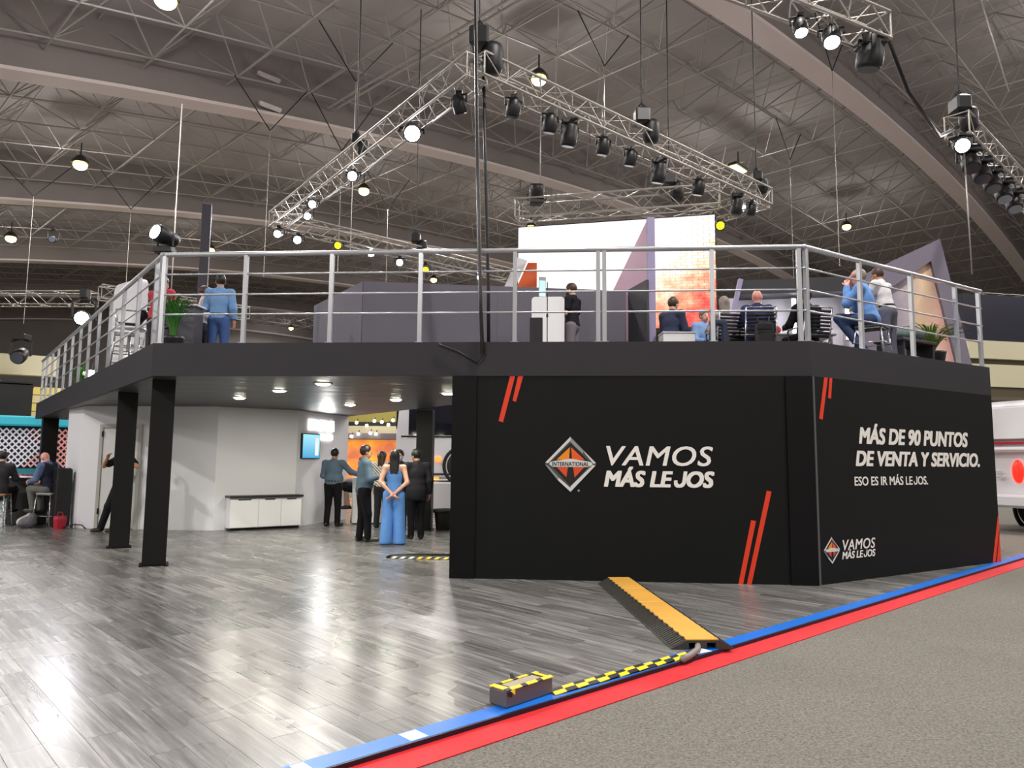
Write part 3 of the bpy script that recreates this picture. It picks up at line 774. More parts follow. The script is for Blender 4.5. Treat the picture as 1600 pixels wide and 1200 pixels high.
def person(loc, yaw, H=1.74, seat=None, lean=0.0, side=0.0, arms=('down', 'down'), girth=1.0, female=False, skin='light', hair='black', hair_style='short',
           top=(90, 110, 130), sleeve='long', bottom=(20, 20, 24), shoes=(24, 22, 22), jacket=None, vest=None, head_yaw=0.0, head_pitch=0.0, head_side=0.0, mask=None,
           legs='trousers', cap=None, feet=None, knees=None, label='', h=.018, stripes=None, curl=.5, belt=False, crossed=False, group=None, untucked=False):
    k = H / 1.74
    body_obj = None
    V = lambda *a: np.array(a, float)
    g = girth
    up = V(math.sin(side), math.sin(lean), math.cos(max(abs(lean), abs(side)))); up /= np.linalg.norm(up)
    X = V(1, 0, 0); X = X - up * (X @ up); X /= np.linalg.norm(X); Fw = np.cross(up, X)
    pel = V(0, 0, .93 * k) if seat is None else V(0, 0, seat + .10 * k)
    fm = .92 if female else 1.0
    TM = np.stack([X, Fw, up], 1)
    T = lambda x, y, z: pel + X * x * k + Fw * y * k + up * z * k
    sh = {s: T(s * .178 * fm * g ** .4, -.005, .475) for s in (-1, 1)}
    neck, = [T(0, -.01, .53)]
    # head frame
    cy, sy = math.cos(head_yaw), math.sin(head_yaw)
    hu = up + V(math.sin(head_side), math.sin(head_pitch) , 0); hu /= np.linalg.norm(hu)
    hf = V(-sy, cy, 0); hf = hf - hu * (hf @ hu); hf /= np.linalg.norm(hf); hx = np.cross(hf, hu)
    HM = np.stack([hx, hf, hu], 1)
    hc = neck + hu * .150 * k + hf * .02 * k
    Hd = lambda x, y, z: hc + (hx * x + hf * y + hu * z) * k
    g = girth
    torso = [('e', T(0, .005, .33), (.158 * fm * k * g ** .5, .108 * k * g ** .5, .185 * k), TM), ('e', T(0, .012 * g, .13), (.142 * fm * g * k, .108 * g * k, .17 * k), TM),
             ('e', T(0, 0, .0), (.158 * g ** .5 * k, .115 * g ** .5 * k, .13 * k), TM), ('c', sh[-1], sh[1], .062 * k, .062 * k), ('c', T(0, 0, .44), neck, .075 * k, .062 * k)]
    hips = {s: pel + V(s * .092 * k, 0, -.02 * k) for s in (-1, 1)}
    kn, an = {}, {}
    for i, s in enumerate((-1, 1)):
        if seat is None:
            f = (feet or {}).get(s, (s * .11, .0))
            an[s] = V(f[0] * k, f[1] * k - .02, .085 * k)
            kn[s] = (hips[s] + an[s]) / 2 + V(s * .005, .025 * k, 0)
        else:
            q = (knees or {}).get(s, (s * .13, .40, 0.0, .36))     # knee x, y, z offset; ankle y
            kn[s] = V(q[0] * k, q[1] * k, seat + .095 * k + q[2] * k)
            an[s] = V(q[0] * k * (1.0 if len(q) < 5 else q[4]), q[3] * k, max(seat + .09 * k - .42 * k, .085 * k) if len(q) < 6 else q[5])
    legp = []
    for s in (-1, 1):
        legp += [('c', hips[s], kn[s], .088 * k * g ** .5, .058 * k), ('c', kn[s], an[s], .056 * k, .040 * k)]
    el, wr = {}, {}
    for i, s in enumerate((-1, 1)):
        a = arms[i]; e_, w_ = ARM[a] if isinstance(a, str) else a
        el[s] = sh[s] + V(s * e_[0] * k, e_[1] * k, e_[2] * k); wr[s] = sh[s] + V(s * w_[0] * k, w_[1] * k, w_[2] * k)
    armp = {s: [('c', sh[s], el[s], .053 * k, .042 * k), ('c', el[s], wr[s], .041 * k, .028 * k)] for s in (-1, 1)}
    headp = [('e', Hd(0, -.012, .022), (.075 * k, .094 * k, .098 * k), HM), ('e', Hd(0, .032, -.048), (.058 * k, .062 * k, .075 * k), HM),
             ('c', Hd(0, .088, .0), Hd(0, .106, -.03), .012 * k, .016 * k), ('c', neck - hu * .04, Hd(0, -.02, -.06), .056 * k, .052 * k)]
    for s in (-1, 1): headp.append(('e', Hd(s * .077, -.005, -.012), (.012 * k, .022 * k, .033 * k), HM))
    footp, palm, fingers = [], [], []
    toe = {}
    for s in (-1, 1):
        out = V(s * .18, 1, 0); out /= np.linalg.norm(out)
        toe[s] = an[s] + out * .17 * k + V(0, 0, -.05 * k)
        footp += [('c', an[s] + V(0, -.02, -.045 * k), toe[s], .036 * k, .030 * k)]
        d = wr[s] - el[s]; d /= np.linalg.norm(d)
        inw = V(-s, .25, 0); inw = inw - d * (inw @ d); inw /= np.linalg.norm(inw); wd = np.cross(d, inw)
        for q in (-1, 1): palm.append(('c', wr[s], wr[s] + (d * .085 + wd * q * .026) * k, .022 * k, .017 * k))
        for j, (off, ln) in enumerate(((-.034, .060), (-.012, .074), (.011, .070), (.033, .055))):
            r0 = wr[s] + (d * .085 + wd * off) * k; p1 = r0 + (d * ln * .55 + inw * ln * .25 * curl) * k; p2 = p1 + (d * ln * .45 + inw * ln * .7 * curl) * k
            fingers.append(([r0 - d * .02, r0, p1, p2], [.0095 * k, .0095 * k, .0085 * k, .006 * k]))
        th = wd if wd[1] > 0 else -wd
        r0 = wr[s] + (d * .035 + th * .025) * k; p1 = r0 + (d * .03 + th * .03 + inw * .01) * k; p2 = p1 + (d * .03 + th * .008 + inw * .015) * k
        fingers.append(([r0 - th * .012, r0, p1, p2], [.012 * k, .0115 * k, .010 * k, .007 * k]))
    def extra(b):
        for pth, rs in fingers: b.tube([tuple(p) for p in pth], rs, 6)
        b.m = [0] * len(b.f)
        b.mi = 1
        for s in (-1, 1): b.ball(tuple(Hd(s * .030, .079, .006)), .0095 * k, 8, 6)
        b.mi = 2; b.tube([tuple(Hd(-.022, .084, -.075)), tuple(Hd(0, .093, -.074)), tuple(Hd(.022, .084, -.075))], .006 * k, 6)
        b.m += [0] * (len(b.f) - len(b.m))
    under = [('e', p[1], tuple(np.array(p[2]) - .006), p[3]) if p[0] == 'e' else p for p in torso]
    body = sdf_part('person', under + headp + legp + armp[-1] + armp[1] + footp + palm, None, None, h=.016, k=.022, extra=extra, mats=[SKIN[skin], m_eye, m_lip])
    body.location = loc; body.rotation_euler = (0, 0, yaw)
    props(body, label, 'person', group)
    # upper garment
    m_top = stripes or cloth(top)
    tp = list(torso)
    hem = pel - up * .05 * k
    if legs == 'jumpsuit':
        bod = [torso[0], torso[1], torso[2]]
        sdf_part('bodice', bod, cloth(top), body, h=h, k=.03, inflate=.012, clip=[(tuple(T(0, 0, .36)), tuple(up * .75 - Fw * -.66))])
        for s in (-1, 1): MB().tube([tuple(T(s * .09, -.09, .36)), tuple(T(s * .085, -.05, .48)), tuple(T(s * .085, .06, .44))], .010 * k, 6).build('strap', cloth(top), body, True)
        wl = []
        for s in (-1, 1):
            bot = V(an[s][0], an[s][1], .05)
            wl += [('c', hips[s], (hips[s] + bot) / 2, .108 * k, .105 * k), ('c', (hips[s] + bot) / 2, bot, .105 * k, .118 * k)]
        sdf_part('wide_trousers', wl + [torso[2]], cloth(bottom), body, h=h, k=.008, inflate=.002, clip=[((0, 0, .012), (0, 0, -1))])
    else:
        if sleeve == 'long':
            for s in (-1, 1): tp += [('c', sh[s], el[s], .060 * k, .052 * k), ('c', el[s], el[s] + (wr[s] - el[s]) * .9, .052 * k, .040 * k)]
        elif sleeve == 'short':
            for s in (-1, 1): tp += [('c', sh[s], sh[s] + (el[s] - sh[s]) * .62, .062 * k, .058 * k)]
        if jacket:
            for q in (.0, -.10): tp.append(('e', T(0, 0, q), (.172 * g ** .5 * k, .128 * g ** .5 * k, .15 * k), TM))
        sdf_part('jacket' if jacket else 'shirt', tp, cloth(jacket) if jacket else m_top, body, h=h, k=.035, inflate=.013, clip=None if seat is not None else [(tuple(T(0, 0, -.19 if jacket else -.10 if untucked else -.005)), tuple(-up))])
        if vest:
            sdf_part('vest', torso[:3] + [('c', sh[-1] * .9 + sh[1] * .1, sh[1] * .9 + sh[-1] * .1, .06 * k, .06 * k)], cloth(vest), body, h=h, k=.03, inflate=.024)
        col_c = neck + up * .01
        MB().lathe([(.060 * k, -.02), (.066 * k, .0), (.060 * k, .028), (.052 * k, .03)], tuple(col_c), 14, Matrix([list(r_) for r_ in TM])).build('collar', m_top if not jacket else cloth(top), body, True)
        if legs == 'skirt':
            sk = [('c', hips[s], kn[s], .105 * k, .085 * k) for s in (-1, 1)] + [torso[2]]
            sdf_part('skirt', sk, cloth(bottom), body, h=h, k=.06, inflate=.01)
        else:
            lp = [torso[2]]
            for s in (-1, 1): lp += [('c', hips[s], kn[s], .098 * k * g ** .5, .070 * k), ('c', kn[s], an[s] + V(0, 0, -.02), .068 * k, .058 * k)]
            sdf_part('trousers', lp, cloth(bottom), body, h=h, k=.03, inflate=.006)
        if belt:
            MB().lathe([(.168 * g ** .5 * k, .0), (.170 * g ** .5 * k, .035)], tuple(pel + up * .06), 18, Matrix([[TM[i][0], TM[i][1] * .74, TM[i][2]] for i in range(3)])).build('belt', mat('belt_leather', (30, 22, 18), .5), body, True)
    for s in (-1, 1):
        sdf_part('shoe', [('c', an[s] + V(0, -.03, -.04 * k), toe[s] + V(0, 0, .002), .044 * k, .037 * k), ('c', an[s], an[s] + V(0, 0, -.04 * k), .042 * k, .046 * k)], mat('shoe_%d_%d_%d' % shoes, shoes, .45), body, h=.014, k=.02, clip=[((0, 0, an[s][2] - .083 * k), (0, 0, -1))])
    # hair
    if hair_style != 'bald':
        hp = [('e', Hd(0, -.016, .032), (.089 * k, .108 * k, .110 * k), HM)]
        clip = [(tuple(Hd(0, .055, .035)), tuple(hf * .80 - hu * .60))]
        if hair_style == 'short': clip.append((tuple(Hd(0, 0, -.06)), tuple(-hu)))
        if hair_style in ('long', 'bob'):
            ln = .36 if hair_style == 'long' else .17
            dn = -up * .92 - Fw * .10
            for s in (-1, 0, 1): hp.append(('c', Hd(s * .045, -.055, 0), Hd(s * .045, -.060, -.04) + dn * ln * k, .050 * k, .034 * k))
        sdf_part('hair', hp, HAIRM[hair], body, h=.013, k=.02, clip=clip if hair_style == 'short' else [(tuple(Hd(0, .050, .03)), tuple(hf * .9 - hu * .42))])
    if cap:
        sdf_part('cap', [('e', Hd(0, -.012, .045), (.088 * k, .107 * k, .090 * k), HM), ('c', Hd(0, .09, .05), Hd(0, .15, .038), .028 * k, .018 * k)], cloth(cap), body, h=.013, k=.02, clip=[(tuple(Hd(0, 0, .025)), tuple(-hu))])
    if mask:
        sdf_part('face_mask', [('e', Hd(0, .040, -.052), (.064 * k, .068 * k, .056 * k), HM)], mat('mask_%d' % mask[0], mask, .7), body, h=.012, k=.02, clip=[(tuple(Hd(0, .02, 0)), tuple(-hf)), (tuple(Hd(0, 0, -.012)), tuple(hu))])
    return body
# ------------------------------------------------------------------ furniture used by the people
m_seatblk = mat('seat_black', (20, 20, 22), .5)
m_seatgrey = mat('seat_grey', (150, 148, 146), .5)
def bar_stool(loc, rz, label, seat=.74, m_seat=None, back=False, w=.38):
    r = empty('bar_stool', loc, rz, label, 'stool', 'bar stools')
    MB().rbox((0, 0, seat - .02), (w, w, .04), .012).build('seat', m_seat or m_seatgrey, r)
    q = w / 2 - .02
    for sx in (-1, 1):
        for sy in (-1, 1): MB().tube([(sx * q, sy * q, seat - .03), (sx * (q + .05), sy * (q + .05), 0.0)], .013, 8).build('leg', m_chrome, r, True)
    f = q + .035
    MB().tube([(-f, -f, .24), (f, -f, .24), (f, f, .24), (-f, f, .24), (-f, -f, .24)], .010, 6).build('footrest', m_chrome, r, True)
    MB().tube([(-q, -q, seat - .04), (q, -q, seat - .04), (q, q, seat - .04), (-q, q, seat - .04), (-q, -q, seat - .04)], .012, 6).build('seat_frame', m_chrome, r, True)
    if back:
        MB().tube([(-q, -q, seat - .03), (-q - .01, -q - .06, seat + .34), (q + .01, -q - .06, seat + .34), (q, -q, seat - .03)], .012, 6).build('back_frame', m_chrome, r, True)
        MB().rbox((0, -q - .055, seat + .22), (w - .08, .02, .2), .01).build('backrest', m_seat or m_seatgrey, r)
    return r
m_mesh = mat('chair_mesh', (24, 25, 28), .55)
def office_chair(loc, rz, label, bag=False):
    r = empty('office_chair', loc, rz, label, 'chair', 'black ribbed office chairs')
    MB().rbox((0, 0, .45), (.47, .46, .05), .02).build('seat', m_mesh, r)
    b = MB()
    bk = MB()
    for i in range(8): b.tube([(-.22, -.25 - .012 * i, .55 + .058 * i), (0, -.262 - .012 * i, .55 + .058 * i), (.22, -.25 - .012 * i, .55 + .058 * i)], .022, 6)
    b.build('backrest', m_mesh, r, True)
    for sx in (-1, 1):
        MB().tube([(sx * .24, .2, .44), (sx * .24, -.22, .44), (sx * .24, -.25, .52), (sx * .24, -.345, 1.02)], .015, 8).build('side_frame', m_chrome, r, True)
        MB().tube([(sx * .27, -.27, .68), (sx * .28, -.2, .70), (sx * .28, .1, .70), (sx * .27, .14, .66), (sx * .25, .12, .46)], .016, 8).build('armrest', m_chrome, r, True)
    for z, y in ((1.02, -.345), (.58, -.265)): MB().tube([(-.24, y, z), (.24, y, z)], .013, 8).build('cross_bar', m_chrome, r, True)
    MB().tube([(0, 0, .08), (0, 0, .43)], .028, 10).build('column', m_chrome, r, True)
    for i in range(5):
        a = 2 * math.pi * i / 5 + .3
        l = MB().tube([(0, 0, .10), (.29 * math.cos(a), .29 * math.sin(a), .065)], [.024, .014], 6).build('base_spoke', m_chrome, r, True)
        MB().tube([(.29 * math.cos(a) - .012 * math.sin(a), .29 * math.sin(a) + .012 * math.cos(a), .03), (.29 * math.cos(a) + .012 * math.sin(a), .29 * math.sin(a) - .012 * math.cos(a), .03)], .03, 8).build('caster', m_seatblk, l)
    return r

# ------------------------------------------------------------------ people on the ground floor
def stripe_mat():
    m = mat('striped_shirt', (214, 212, 204), .8)
    nt = m.node_tree; b = nt.nodes['Principled BSDF']
    tc = nt.nodes.new('ShaderNodeTexCoord'); w = nt.nodes.new('ShaderNodeTexWave'); w.inputs['Scale'].default_value = 9; w.bands_direction = 'DIAGONAL'
    cr = nt.nodes.new('ShaderNodeValToRGB'); cr.color_ramp.elements[0].position = .25; cr.color_ramp.elements[0].color = lin((90, 88, 84)); cr.color_ramp.elements[1].position = .4; cr.color_ramp.elements[1].color = lin((220, 218, 210))
    nt.links.new(tc.outputs['Object'], w.inputs['Vector']); nt.links.new(w.outputs['Fac'], cr.inputs['Fac']); nt.links.new(cr.outputs['Color'], b.inputs['Base Color'])
    return m
DENIM = (92, 112, 128)
person((-3.95, 16.5, 0), R_(-12), 1.72, girth=1.45, skin='tan', hair='black', arms=('fold', ((.14, .16, -.20), (.30, .34, -.26))), top=DENIM, bottom=(16, 15, 17), feet={-1: (-.13, 0), 1: (.12, .03)}, belt=True, head_pitch=.15,
       label='heavy man in grey-blue shirt and black trousers leaning on the white counter')
person((-2.68, 13.5, 0), R_(-68), 1.735, girth=1.36, skin='tan', hair='black', arms=(((.05, .06, -.27), (-.08, .25, -.26)), ((.06, .04, -.27), (-.10, .24, -.24))), top=DENIM, bottom=(16, 15, 17), shoes=(70, 64, 60), feet={-1: (-.10, -.02), 1: (.10, .10)}, lean=.03, untucked=True,
       label='man in untucked grey-blue shirt standing sideways beside the woman in blue')
person((-2.06, 13.08, 0), R_(4), 1.65, female=True, skin='light', hair='black', hair_style='long', arms=('clasp_back', 'clasp_back'), legs='jumpsuit', top=(96, 146, 214), bottom=(96, 146, 214), shoes=(90, 120, 180), feet={-1: (-.125, 0), 1: (.125, 0)},
       label='woman in blue wide-legged jumpsuit with long black hair, hands behind her back')
person((-1.78, 14.0, 0), R_(22), 1.68, girth=1.3, skin='tan', hair='black', arms=('fold', 'down'), jacket=(34, 34, 38), top=(60, 60, 66), bottom=(18, 18, 22), feet={-1: (-.10, .0), 1: (.10, .02)}, head_yaw=.5, head_side=-.12, head_pitch=.12,
       label='man in dark suit seen from behind, right of the woman in blue')
person((-2.28, 15.1, 0), R_(176), 1.68, skin='light', hair='black', arms=('down', 'fold'), jacket=(30, 32, 40), top=(200, 200, 205), bottom=(24, 24, 28), mask=(150, 196, 214),
       label='person with light blue face mask facing the camera behind the woman in blue')
person((-2.82, 16.2, 0), R_(-20), 1.66, skin='light', hair='brown', hair_style='bob', female=True, stripes=stripe_mat(), arms=('down', 'fold'), bottom=(40, 40, 46),
       label='person in a pale striped top standing behind the man with the untucked shirt')
person((-3.62, 17.95, 0), R_(100), 1.64, seat=.68, skin='light', hair='auburn', hair_style='bob', female=True, arms=('table', 'lap'), top=(150, 150, 156), bottom=(18, 18, 20), legs='skirt', knees={-1: (-.06, .38, .02, .30), 1: (.02, .40, .10, .38)},
       label='seated woman with auburn hair and black skirt at the white counter')
bar_stool((-3.62, 17.95, 0), R_(100), 'white bar stool under the seated woman with auburn hair', .68, m_white2)
person((-3.42, 19.3, 0), R_(186), 1.66, skin='pink', hair='black', arms=('fold', 'down'), top=(196, 196, 204), bottom=(40, 40, 50), mask=(226, 226, 230),
       label='person with white face mask facing the camera behind the white counter')
person((-9.75, 15.75, 0), R_(78), 1.72, seat=.72, lean=.24, girth=1.18, skin='pink', hair_style='bald', arms=('lap', 'lap'), top=(96, 116, 150), vest=(30, 34, 52), bottom=(104, 104, 100), shoes=(60, 55, 50), mask=(226, 226, 226), head_pitch=.35,
       knees={-1: (-.12, .40, -.02, .30), 1: (.12, .42, -.02, .34)}, label='bald man in navy vest bent forward on a bar stool by the white wall')
bar_stool((-9.75, 15.75, 0), R_(78), 'metal bar stool under the bald man in the navy vest', .72)
person((-10.72, 15.55, 0), R_(14), 1.72, seat=.70, lean=.12, girth=1.1, skin='light', hair='black', arms=('table', 'table'), jacket=(50, 50, 52), top=(40, 40, 42), bottom=(24, 24, 26), knees={-1: (-.16, .38, -.02, .28), 1: (.16, .38, -.02, .30)},
       label='person in dark grey jacket on a bar stool at the left edge, seen from behind')
bar_stool((-10.72, 15.55, 0), R_(14), 'wooden-seated bar stool at the left edge', .70, mat('seat_wood', (150, 106, 64), .5))
person((-7.72, 14.75, 0), R_(160), 1.76, skin='tan', hair='black', arms=('camera', 'camera'), top=(18, 18, 20), sleeve='short', bottom=(24, 24, 28), shoes=(64, 56, 48), feet={-1: (.20, .0), 1: (.46, .05)},
       label='person in black half hidden by the column, elbows raised to take a photo')

# ------------------------------------------------------------------ people on the deck
Z = ZD
person((-6.34, 13.0, Z), R_(-20), 1.75, girth=1.45, skin='tan', hair='black', arms=('reach_low', 'reach_low'), top=(178, 62, 74), bottom=(60, 60, 66), lean=.08,
       label='heavy man in dusty red shirt on the deck behind the corner of the railing')
person((-5.2, 12.85, Z), R_(8), 1.74, girth=1.05, skin='tan', hair='black', arms=('fold', 'down'), top=(112, 150, 196), bottom=(70, 96, 150), belt=True, head_yaw=.35,
       label='man in light blue shirt and jeans standing on the deck beside the dark pole')
person((-5.75, 13.5, Z), R_(-60), 1.68, skin='light', hair='brown', arms=('fold', 'fold'), top=(226, 224, 222), bottom=(40, 40, 44),
       label='person in white shirt mostly hidden behind the man in light blue shirt')
person((1.1, 13.25, Z), R_(62), 1.74, skin='light', hair='brown', arms=(((.04, .06, -.27), (.0, .30, -.28)), ((.05, .02, -.28), (.0, .26, -.30))), top=(28, 28, 34), sleeve='short', bottom=(120, 114, 122), mask=(40, 40, 42), head_pitch=.18,
       label='man in black T-shirt and grey trousers working at the white deck counter')
person((2.72, 12.6, Z), R_(-50), 1.74, seat=.46, lean=.18, girth=1.15, skin='light', hair='brown', arms=('phone', 'lap'), jacket=(44, 50, 74), top=(60, 66, 90), bottom=(60, 64, 84),
       label='man in navy jacket sitting by the bright screen, looking down')
person((3.5, 13.4, Z), R_(200), 1.70, seat=.40, lean=.1, skin='light', hair='grey', arms=('lap', 'lap'), top=(128, 162, 204), bottom=(50, 50, 60),
       label='person in pale blue shirt seated low, facing the camera between two chairs')
person((3.66, 12.55, Z), R_(10), 1.68, seat=.47, female=True, skin='light', hair='grey', hair_style='bob', arms=('table', 'lap'), top=(176, 168, 176), bottom=(40, 40, 44),
       label='woman with grey-brown hair and pale top in an office chair')
person((4.12, 12.2, Z), R_(-8), 1.76, seat=.47, girth=1.15, skin='pink', hair_style='bald', arms=('table', 'table'), jacket=(46, 54, 98), top=(46, 54, 98), bottom=(30, 30, 40), mask=(236, 236, 236), head_yaw=-.5,
       label='bald man in navy jacket in an office chair on the deck')
person((4.93, 12.15, Z), R_(12), 1.76, seat=.47, girth=1.1, skin='tan', hair='black', arms=('table', 'table'), jacket=(24, 24, 26), top=(24, 24, 26), bottom=(22, 22, 26),
       label='dark-haired person in black jacket in the office chair beside the railing post')
person((5.32, 10.75, Z), R_(48), 1.74, seat=.50, lean=.22, skin='pink', hair_style='short', hair='grey', arms=('chin', 'chin'), top=(96, 138, 196), bottom=(44, 58, 92), cap=(206, 160, 150), knees={-1: (-.12, .42, .06, .10), 1: (.12, .42, .0, .14)},
       label='man in blue shirt and jeans with raised hands on a stool behind the right railing')
person((5.88, 11.35, Z), R_(35), 1.60, lean=.22, girth=1.1, skin='tan', hair='brown', arms=('reach_low', 'reach_low'), top=(208, 206, 208), sleeve='short', bottom=(96, 96, 112), belt=True,
       label='man in pale shirt and grey trousers leaning behind the man on the stool')
for (x, y, rz, l) in ((3.66, 12.55, 10, 'black ribbed office chair under the woman with grey-brown hair'), (4.12, 12.2, -8, 'black ribbed office chair with a backpack hung on it'), (4.93, 12.15, 12, 'black ribbed office chair beside the railing post')):
    office_chair((x, y, Z), R_(rz), l)
bar_stool((5.32, 10.75, Z), R_(48), 'low metal stool under the man in jeans', .50, m_seatblk)
bar_stool((2.72, 12.6, Z), R_(-50), 'white low stool under the man in the navy jacket', .46, m_white2, w=.42)
bar_stool((3.5, 13.4, Z), R_(200), 'low dark stool under the person in pale blue shirt', .40, m_seatblk)
# ================================================================== RIGGING: trusses, stage lights, hoists, cables
m_alu = mat('truss_aluminium', (172, 167, 160), .4, .5)
m_fix = mat('fixture_black', (22, 22, 24), .45)
m_lensoff = mat('lens_off', (60, 64, 74), .1)
m_lenson = mat('lens_white', (255, 255, 255), emit=((236, 238, 255), 45.0))
m_lensyel = mat('lens_yellow', (240, 220, 20), emit=((255, 226, 20), 3.0))
def truss(P, Q, label, size=.40, bay=.42, group='lighting trusses', rc=.026, rb=.011, m=None):
    m = m or m_alu
    P, Q = Vector(P), Vector(Q); d = (Q - P); L = d.length; d.normalize()
    a = d.cross(Vector((0, 0, 1))).normalized() * (size / 2); b = Vector((0, 0, size / 2))
    r = empty('lighting_truss', P, 0, label, 'truss', group)
    cor = [a + b, a - b, -a - b, -a + b]
    for c in cor: stick('chord', P + c, Q + c, rc, m, r, 8)
    n = max(2, round(L / bay)); st = L / n
    for f in range(4):
        c0, c1 = cor[f], cor[(f + 1) % 4]
        for i in range(n):
            p, q = P + d * (st * i), P + d * (st * (i + 1))
            stick('brace', (p + c0) if i % 2 == 0 else (p + c1), (q + c1) if i % 2 == 0 else (q + c0), rb, m, r, 5)
        for i in (0, n): stick('end_bar', P + d * (st * i) + c0, P + d * (st * i) + c1, rb * 1.4, m, r, 5)
    return r
TZ = 8.0
T0, TL, TR, T4 = Vector((-.63, 11.67, TZ)), Vector((-6.53, 19.71, TZ)), Vector((6.23, 17.67, TZ)), Vector((.07, 25.71, TZ))
truss(T0, TL, 'silver lighting truss running from the top corner down to the left')
truss(T0, TR, 'silver lighting truss running from the top corner down to the right')
truss(TL, T4, 'silver lighting truss at the far left, above the front railing')
truss(TR, T4, 'silver lighting truss behind the right end of the bright screen')
truss((2.2, 8.9, TZ), (5.52, 10.56, TZ), 'silver lighting truss cut off by the top edge at upper right', .42)
truss((8.55, 13.61, TZ), (13.2, 18.0, TZ), 'silver lighting truss leaving the picture at the right edge', .42)
truss((-24.5, 30.2, TZ), (-17.3, 29.93, TZ), 'white lighting truss far away at the left edge', .55, .6)
truss((-16.4, 28.7, TZ), (-12.0, 32.75, TZ), 'white lighting truss far away behind the white display', .55, .6)
truss((26.5, 41.0, 10.9), (41, 44.0, 10.9), 'silver truss on top of the navy panel at the right edge', .5, .6)

def fixture(p, aim, label, on=None, s=1.0, head='par', z_clamp=None, power=0, group='stage lights'):
    """p: centre of the head; aim: direction the lens points"""
    r = empty('stage_light', p, 0, label, 'stage light', group)
    d = Vector(aim).normalized(); M = aim_matrix(d)
    lensm = {None: m_lensoff, 'white': m_lenson, 'yellow': m_lensyel}[on]
    hd = MB()
    if head == 'par': prof = [(.10 * s, -.15 * s), (.115 * s, -.13 * s), (.115 * s, .02 * s), (.09 * s, .10 * s), (.045 * s, .15 * s)]
    else: prof = [(.13 * s, -.20 * s), (.15 * s, -.17 * s), (.15 * s, -.02 * s), (.12 * s, .06 * s), (.13 * s, .16 * s), (.08 * s, .22 * s)]
    h = hd.lathe(prof, n=14, M=M).build('head', m_fix, r, True)
    r0 = prof[0][0] * .92; z0 = prof[0][1]
    MB().lathe([(r0, z0 - .012 * s), (r0, z0 + .005)], n=14, M=M).build('lens', lensm, h)
    side = d.cross(Vector((0, 0, 1)))
    side = side.normalized() if side.length > .05 else Vector((1, 0, 0))
    w = .15 * s if head == 'par' else .20 * s
    top = (z_clamp - p[2]) if z_clamp is not None else .28 * s
    MB().tube([side * w * .9, side * w, side * w + Vector((0, 0, top * .6)), Vector((0, 0, top * .72)), -side * w + Vector((0, 0, top * .6)), -side * w, -side * w * .9], .018 * s, 6).build('yoke', m_fix, r)
    MB().box((0, 0, top * .86), (.10 * s, .10 * s, abs(top) * .28)).build('clamp', m_fix, r)
    if head != 'par': MB().rbox((0, 0, top * .80), (.30 * s, .24 * s, .12 * s), .02).build('base', m_fix, r)
    if power: lamp('light', 'SPOT', Vector(p) + d * (.25 * s), power, (.93, .93, 1.0), r, .1 * s, Vector(p) + d * 5, R_(70), .6)
    return r
def arm(P, Q, t, dz=-.42): q = P.lerp(Q, t); return (q.x, q.y, q.z + dz)
TOCAM = (.05, -1, -.42)
for t, s, dz, l, pw in ((.225, 1.55, -.30, 'large blazing white spotlight on the left truss arm', 500), (.49, 1.05, -.33, 'lit white spotlight in the middle of the left truss arm', 260),
                    (.725, .95, -.30, 'upper of two lit white spotlights near the left truss corner', 160), (.755, .85, -.52, 'lower of two lit white spotlights near the left truss corner', 120), (.975, 1.0, -.42, 'lit white spotlight at the left truss corner', 160)):
    fixture(arm(T0, TL, t, dz), TOCAM if t > .3 else (.2, -1, -.62), l, 'white', s, z_clamp=TZ - .2, power=pw)
fixture(arm(T0, TL, .055), (.3, .4, -1), 'dark spotlight just left of the truss corner', None, 1.1, z_clamp=TZ - .2)
fixture(arm(TL, T4, .075, -.40), (.1, -1, -.3), 'lit white spotlight right of the left truss corner', 'white', 1.1, z_clamp=TZ - .2, power=160)
fixture(arm(TL, T4, .215, -.30), (.1, -1, -.3), 'small yellow-lit spotlight on the far truss, left one', 'yellow', 1.0, z_clamp=TZ - .2)
fixture(arm(TL, T4, .34, -.30), (.1, -1, -.3), 'lit white spotlight on the far truss, left of the black hoist', 'white', 1.15, z_clamp=TZ - .2, power=160)
fixture(arm(TL, T4, .455, -.40), (.1, -1, -.3), 'lit white spotlight on the far truss, below the black hoist', 'white', 1.05, z_clamp=TZ - .2, power=160)
fixture(arm(TL, T4, .565, -.45), (.1, -1, -.3), 'small yellow-lit spotlight on the far truss, right one', 'yellow', 1.0, z_clamp=TZ - .2)
fixture(arm(TL, T4, .815, -.30), (.1, -1, -.3), 'small lit spotlight beside the slanted white frame', 'white', .8, z_clamp=TZ - .2)
for t, hd, s, l in ((.09, 'par', 1.1, 'first dark spotlight right of the truss corner'), (.187, 'par', 1.15, 'second dark spotlight right of the truss corner'), (.242, 'wash', 1.0, 'larger dark moving head third from the truss corner'),
                (.345, 'par', 1.15, 'fourth dark spotlight on the right truss arm'), (.435, 'par', 1.1, 'fifth dark spotlight, under the black hoist on the right arm'), (.535, 'wash', 1.0, 'dark moving head right of the black hoist'),
                (.692, 'par', 1.2, 'dark spotlight between screen truss and right arm'), (.86, 'wash', .9, 'dark moving head near the right truss corner'), (.93, 'par', 1.0, 'last dark spotlight at the right truss corner')):
    fixture(arm(T0, TR, t, -.42 if hd == 'par' else -.5), (-.15, .25, -1), l, None, s, hd, z_clamp=TZ - .2)
fixture(arm(TR, T4, .135, -.32), (-.1, -1, -.5), 'yellow-lit spotlight at the upper right corner of the screen', 'yellow', 1.1, z_clamp=TZ - .2)
fixture(arm(TR, T4, .07, -.05), (.3, -1, -.35), 'small lit spotlight right of the screen', 'white', .8, z_clamp=TZ - .2)
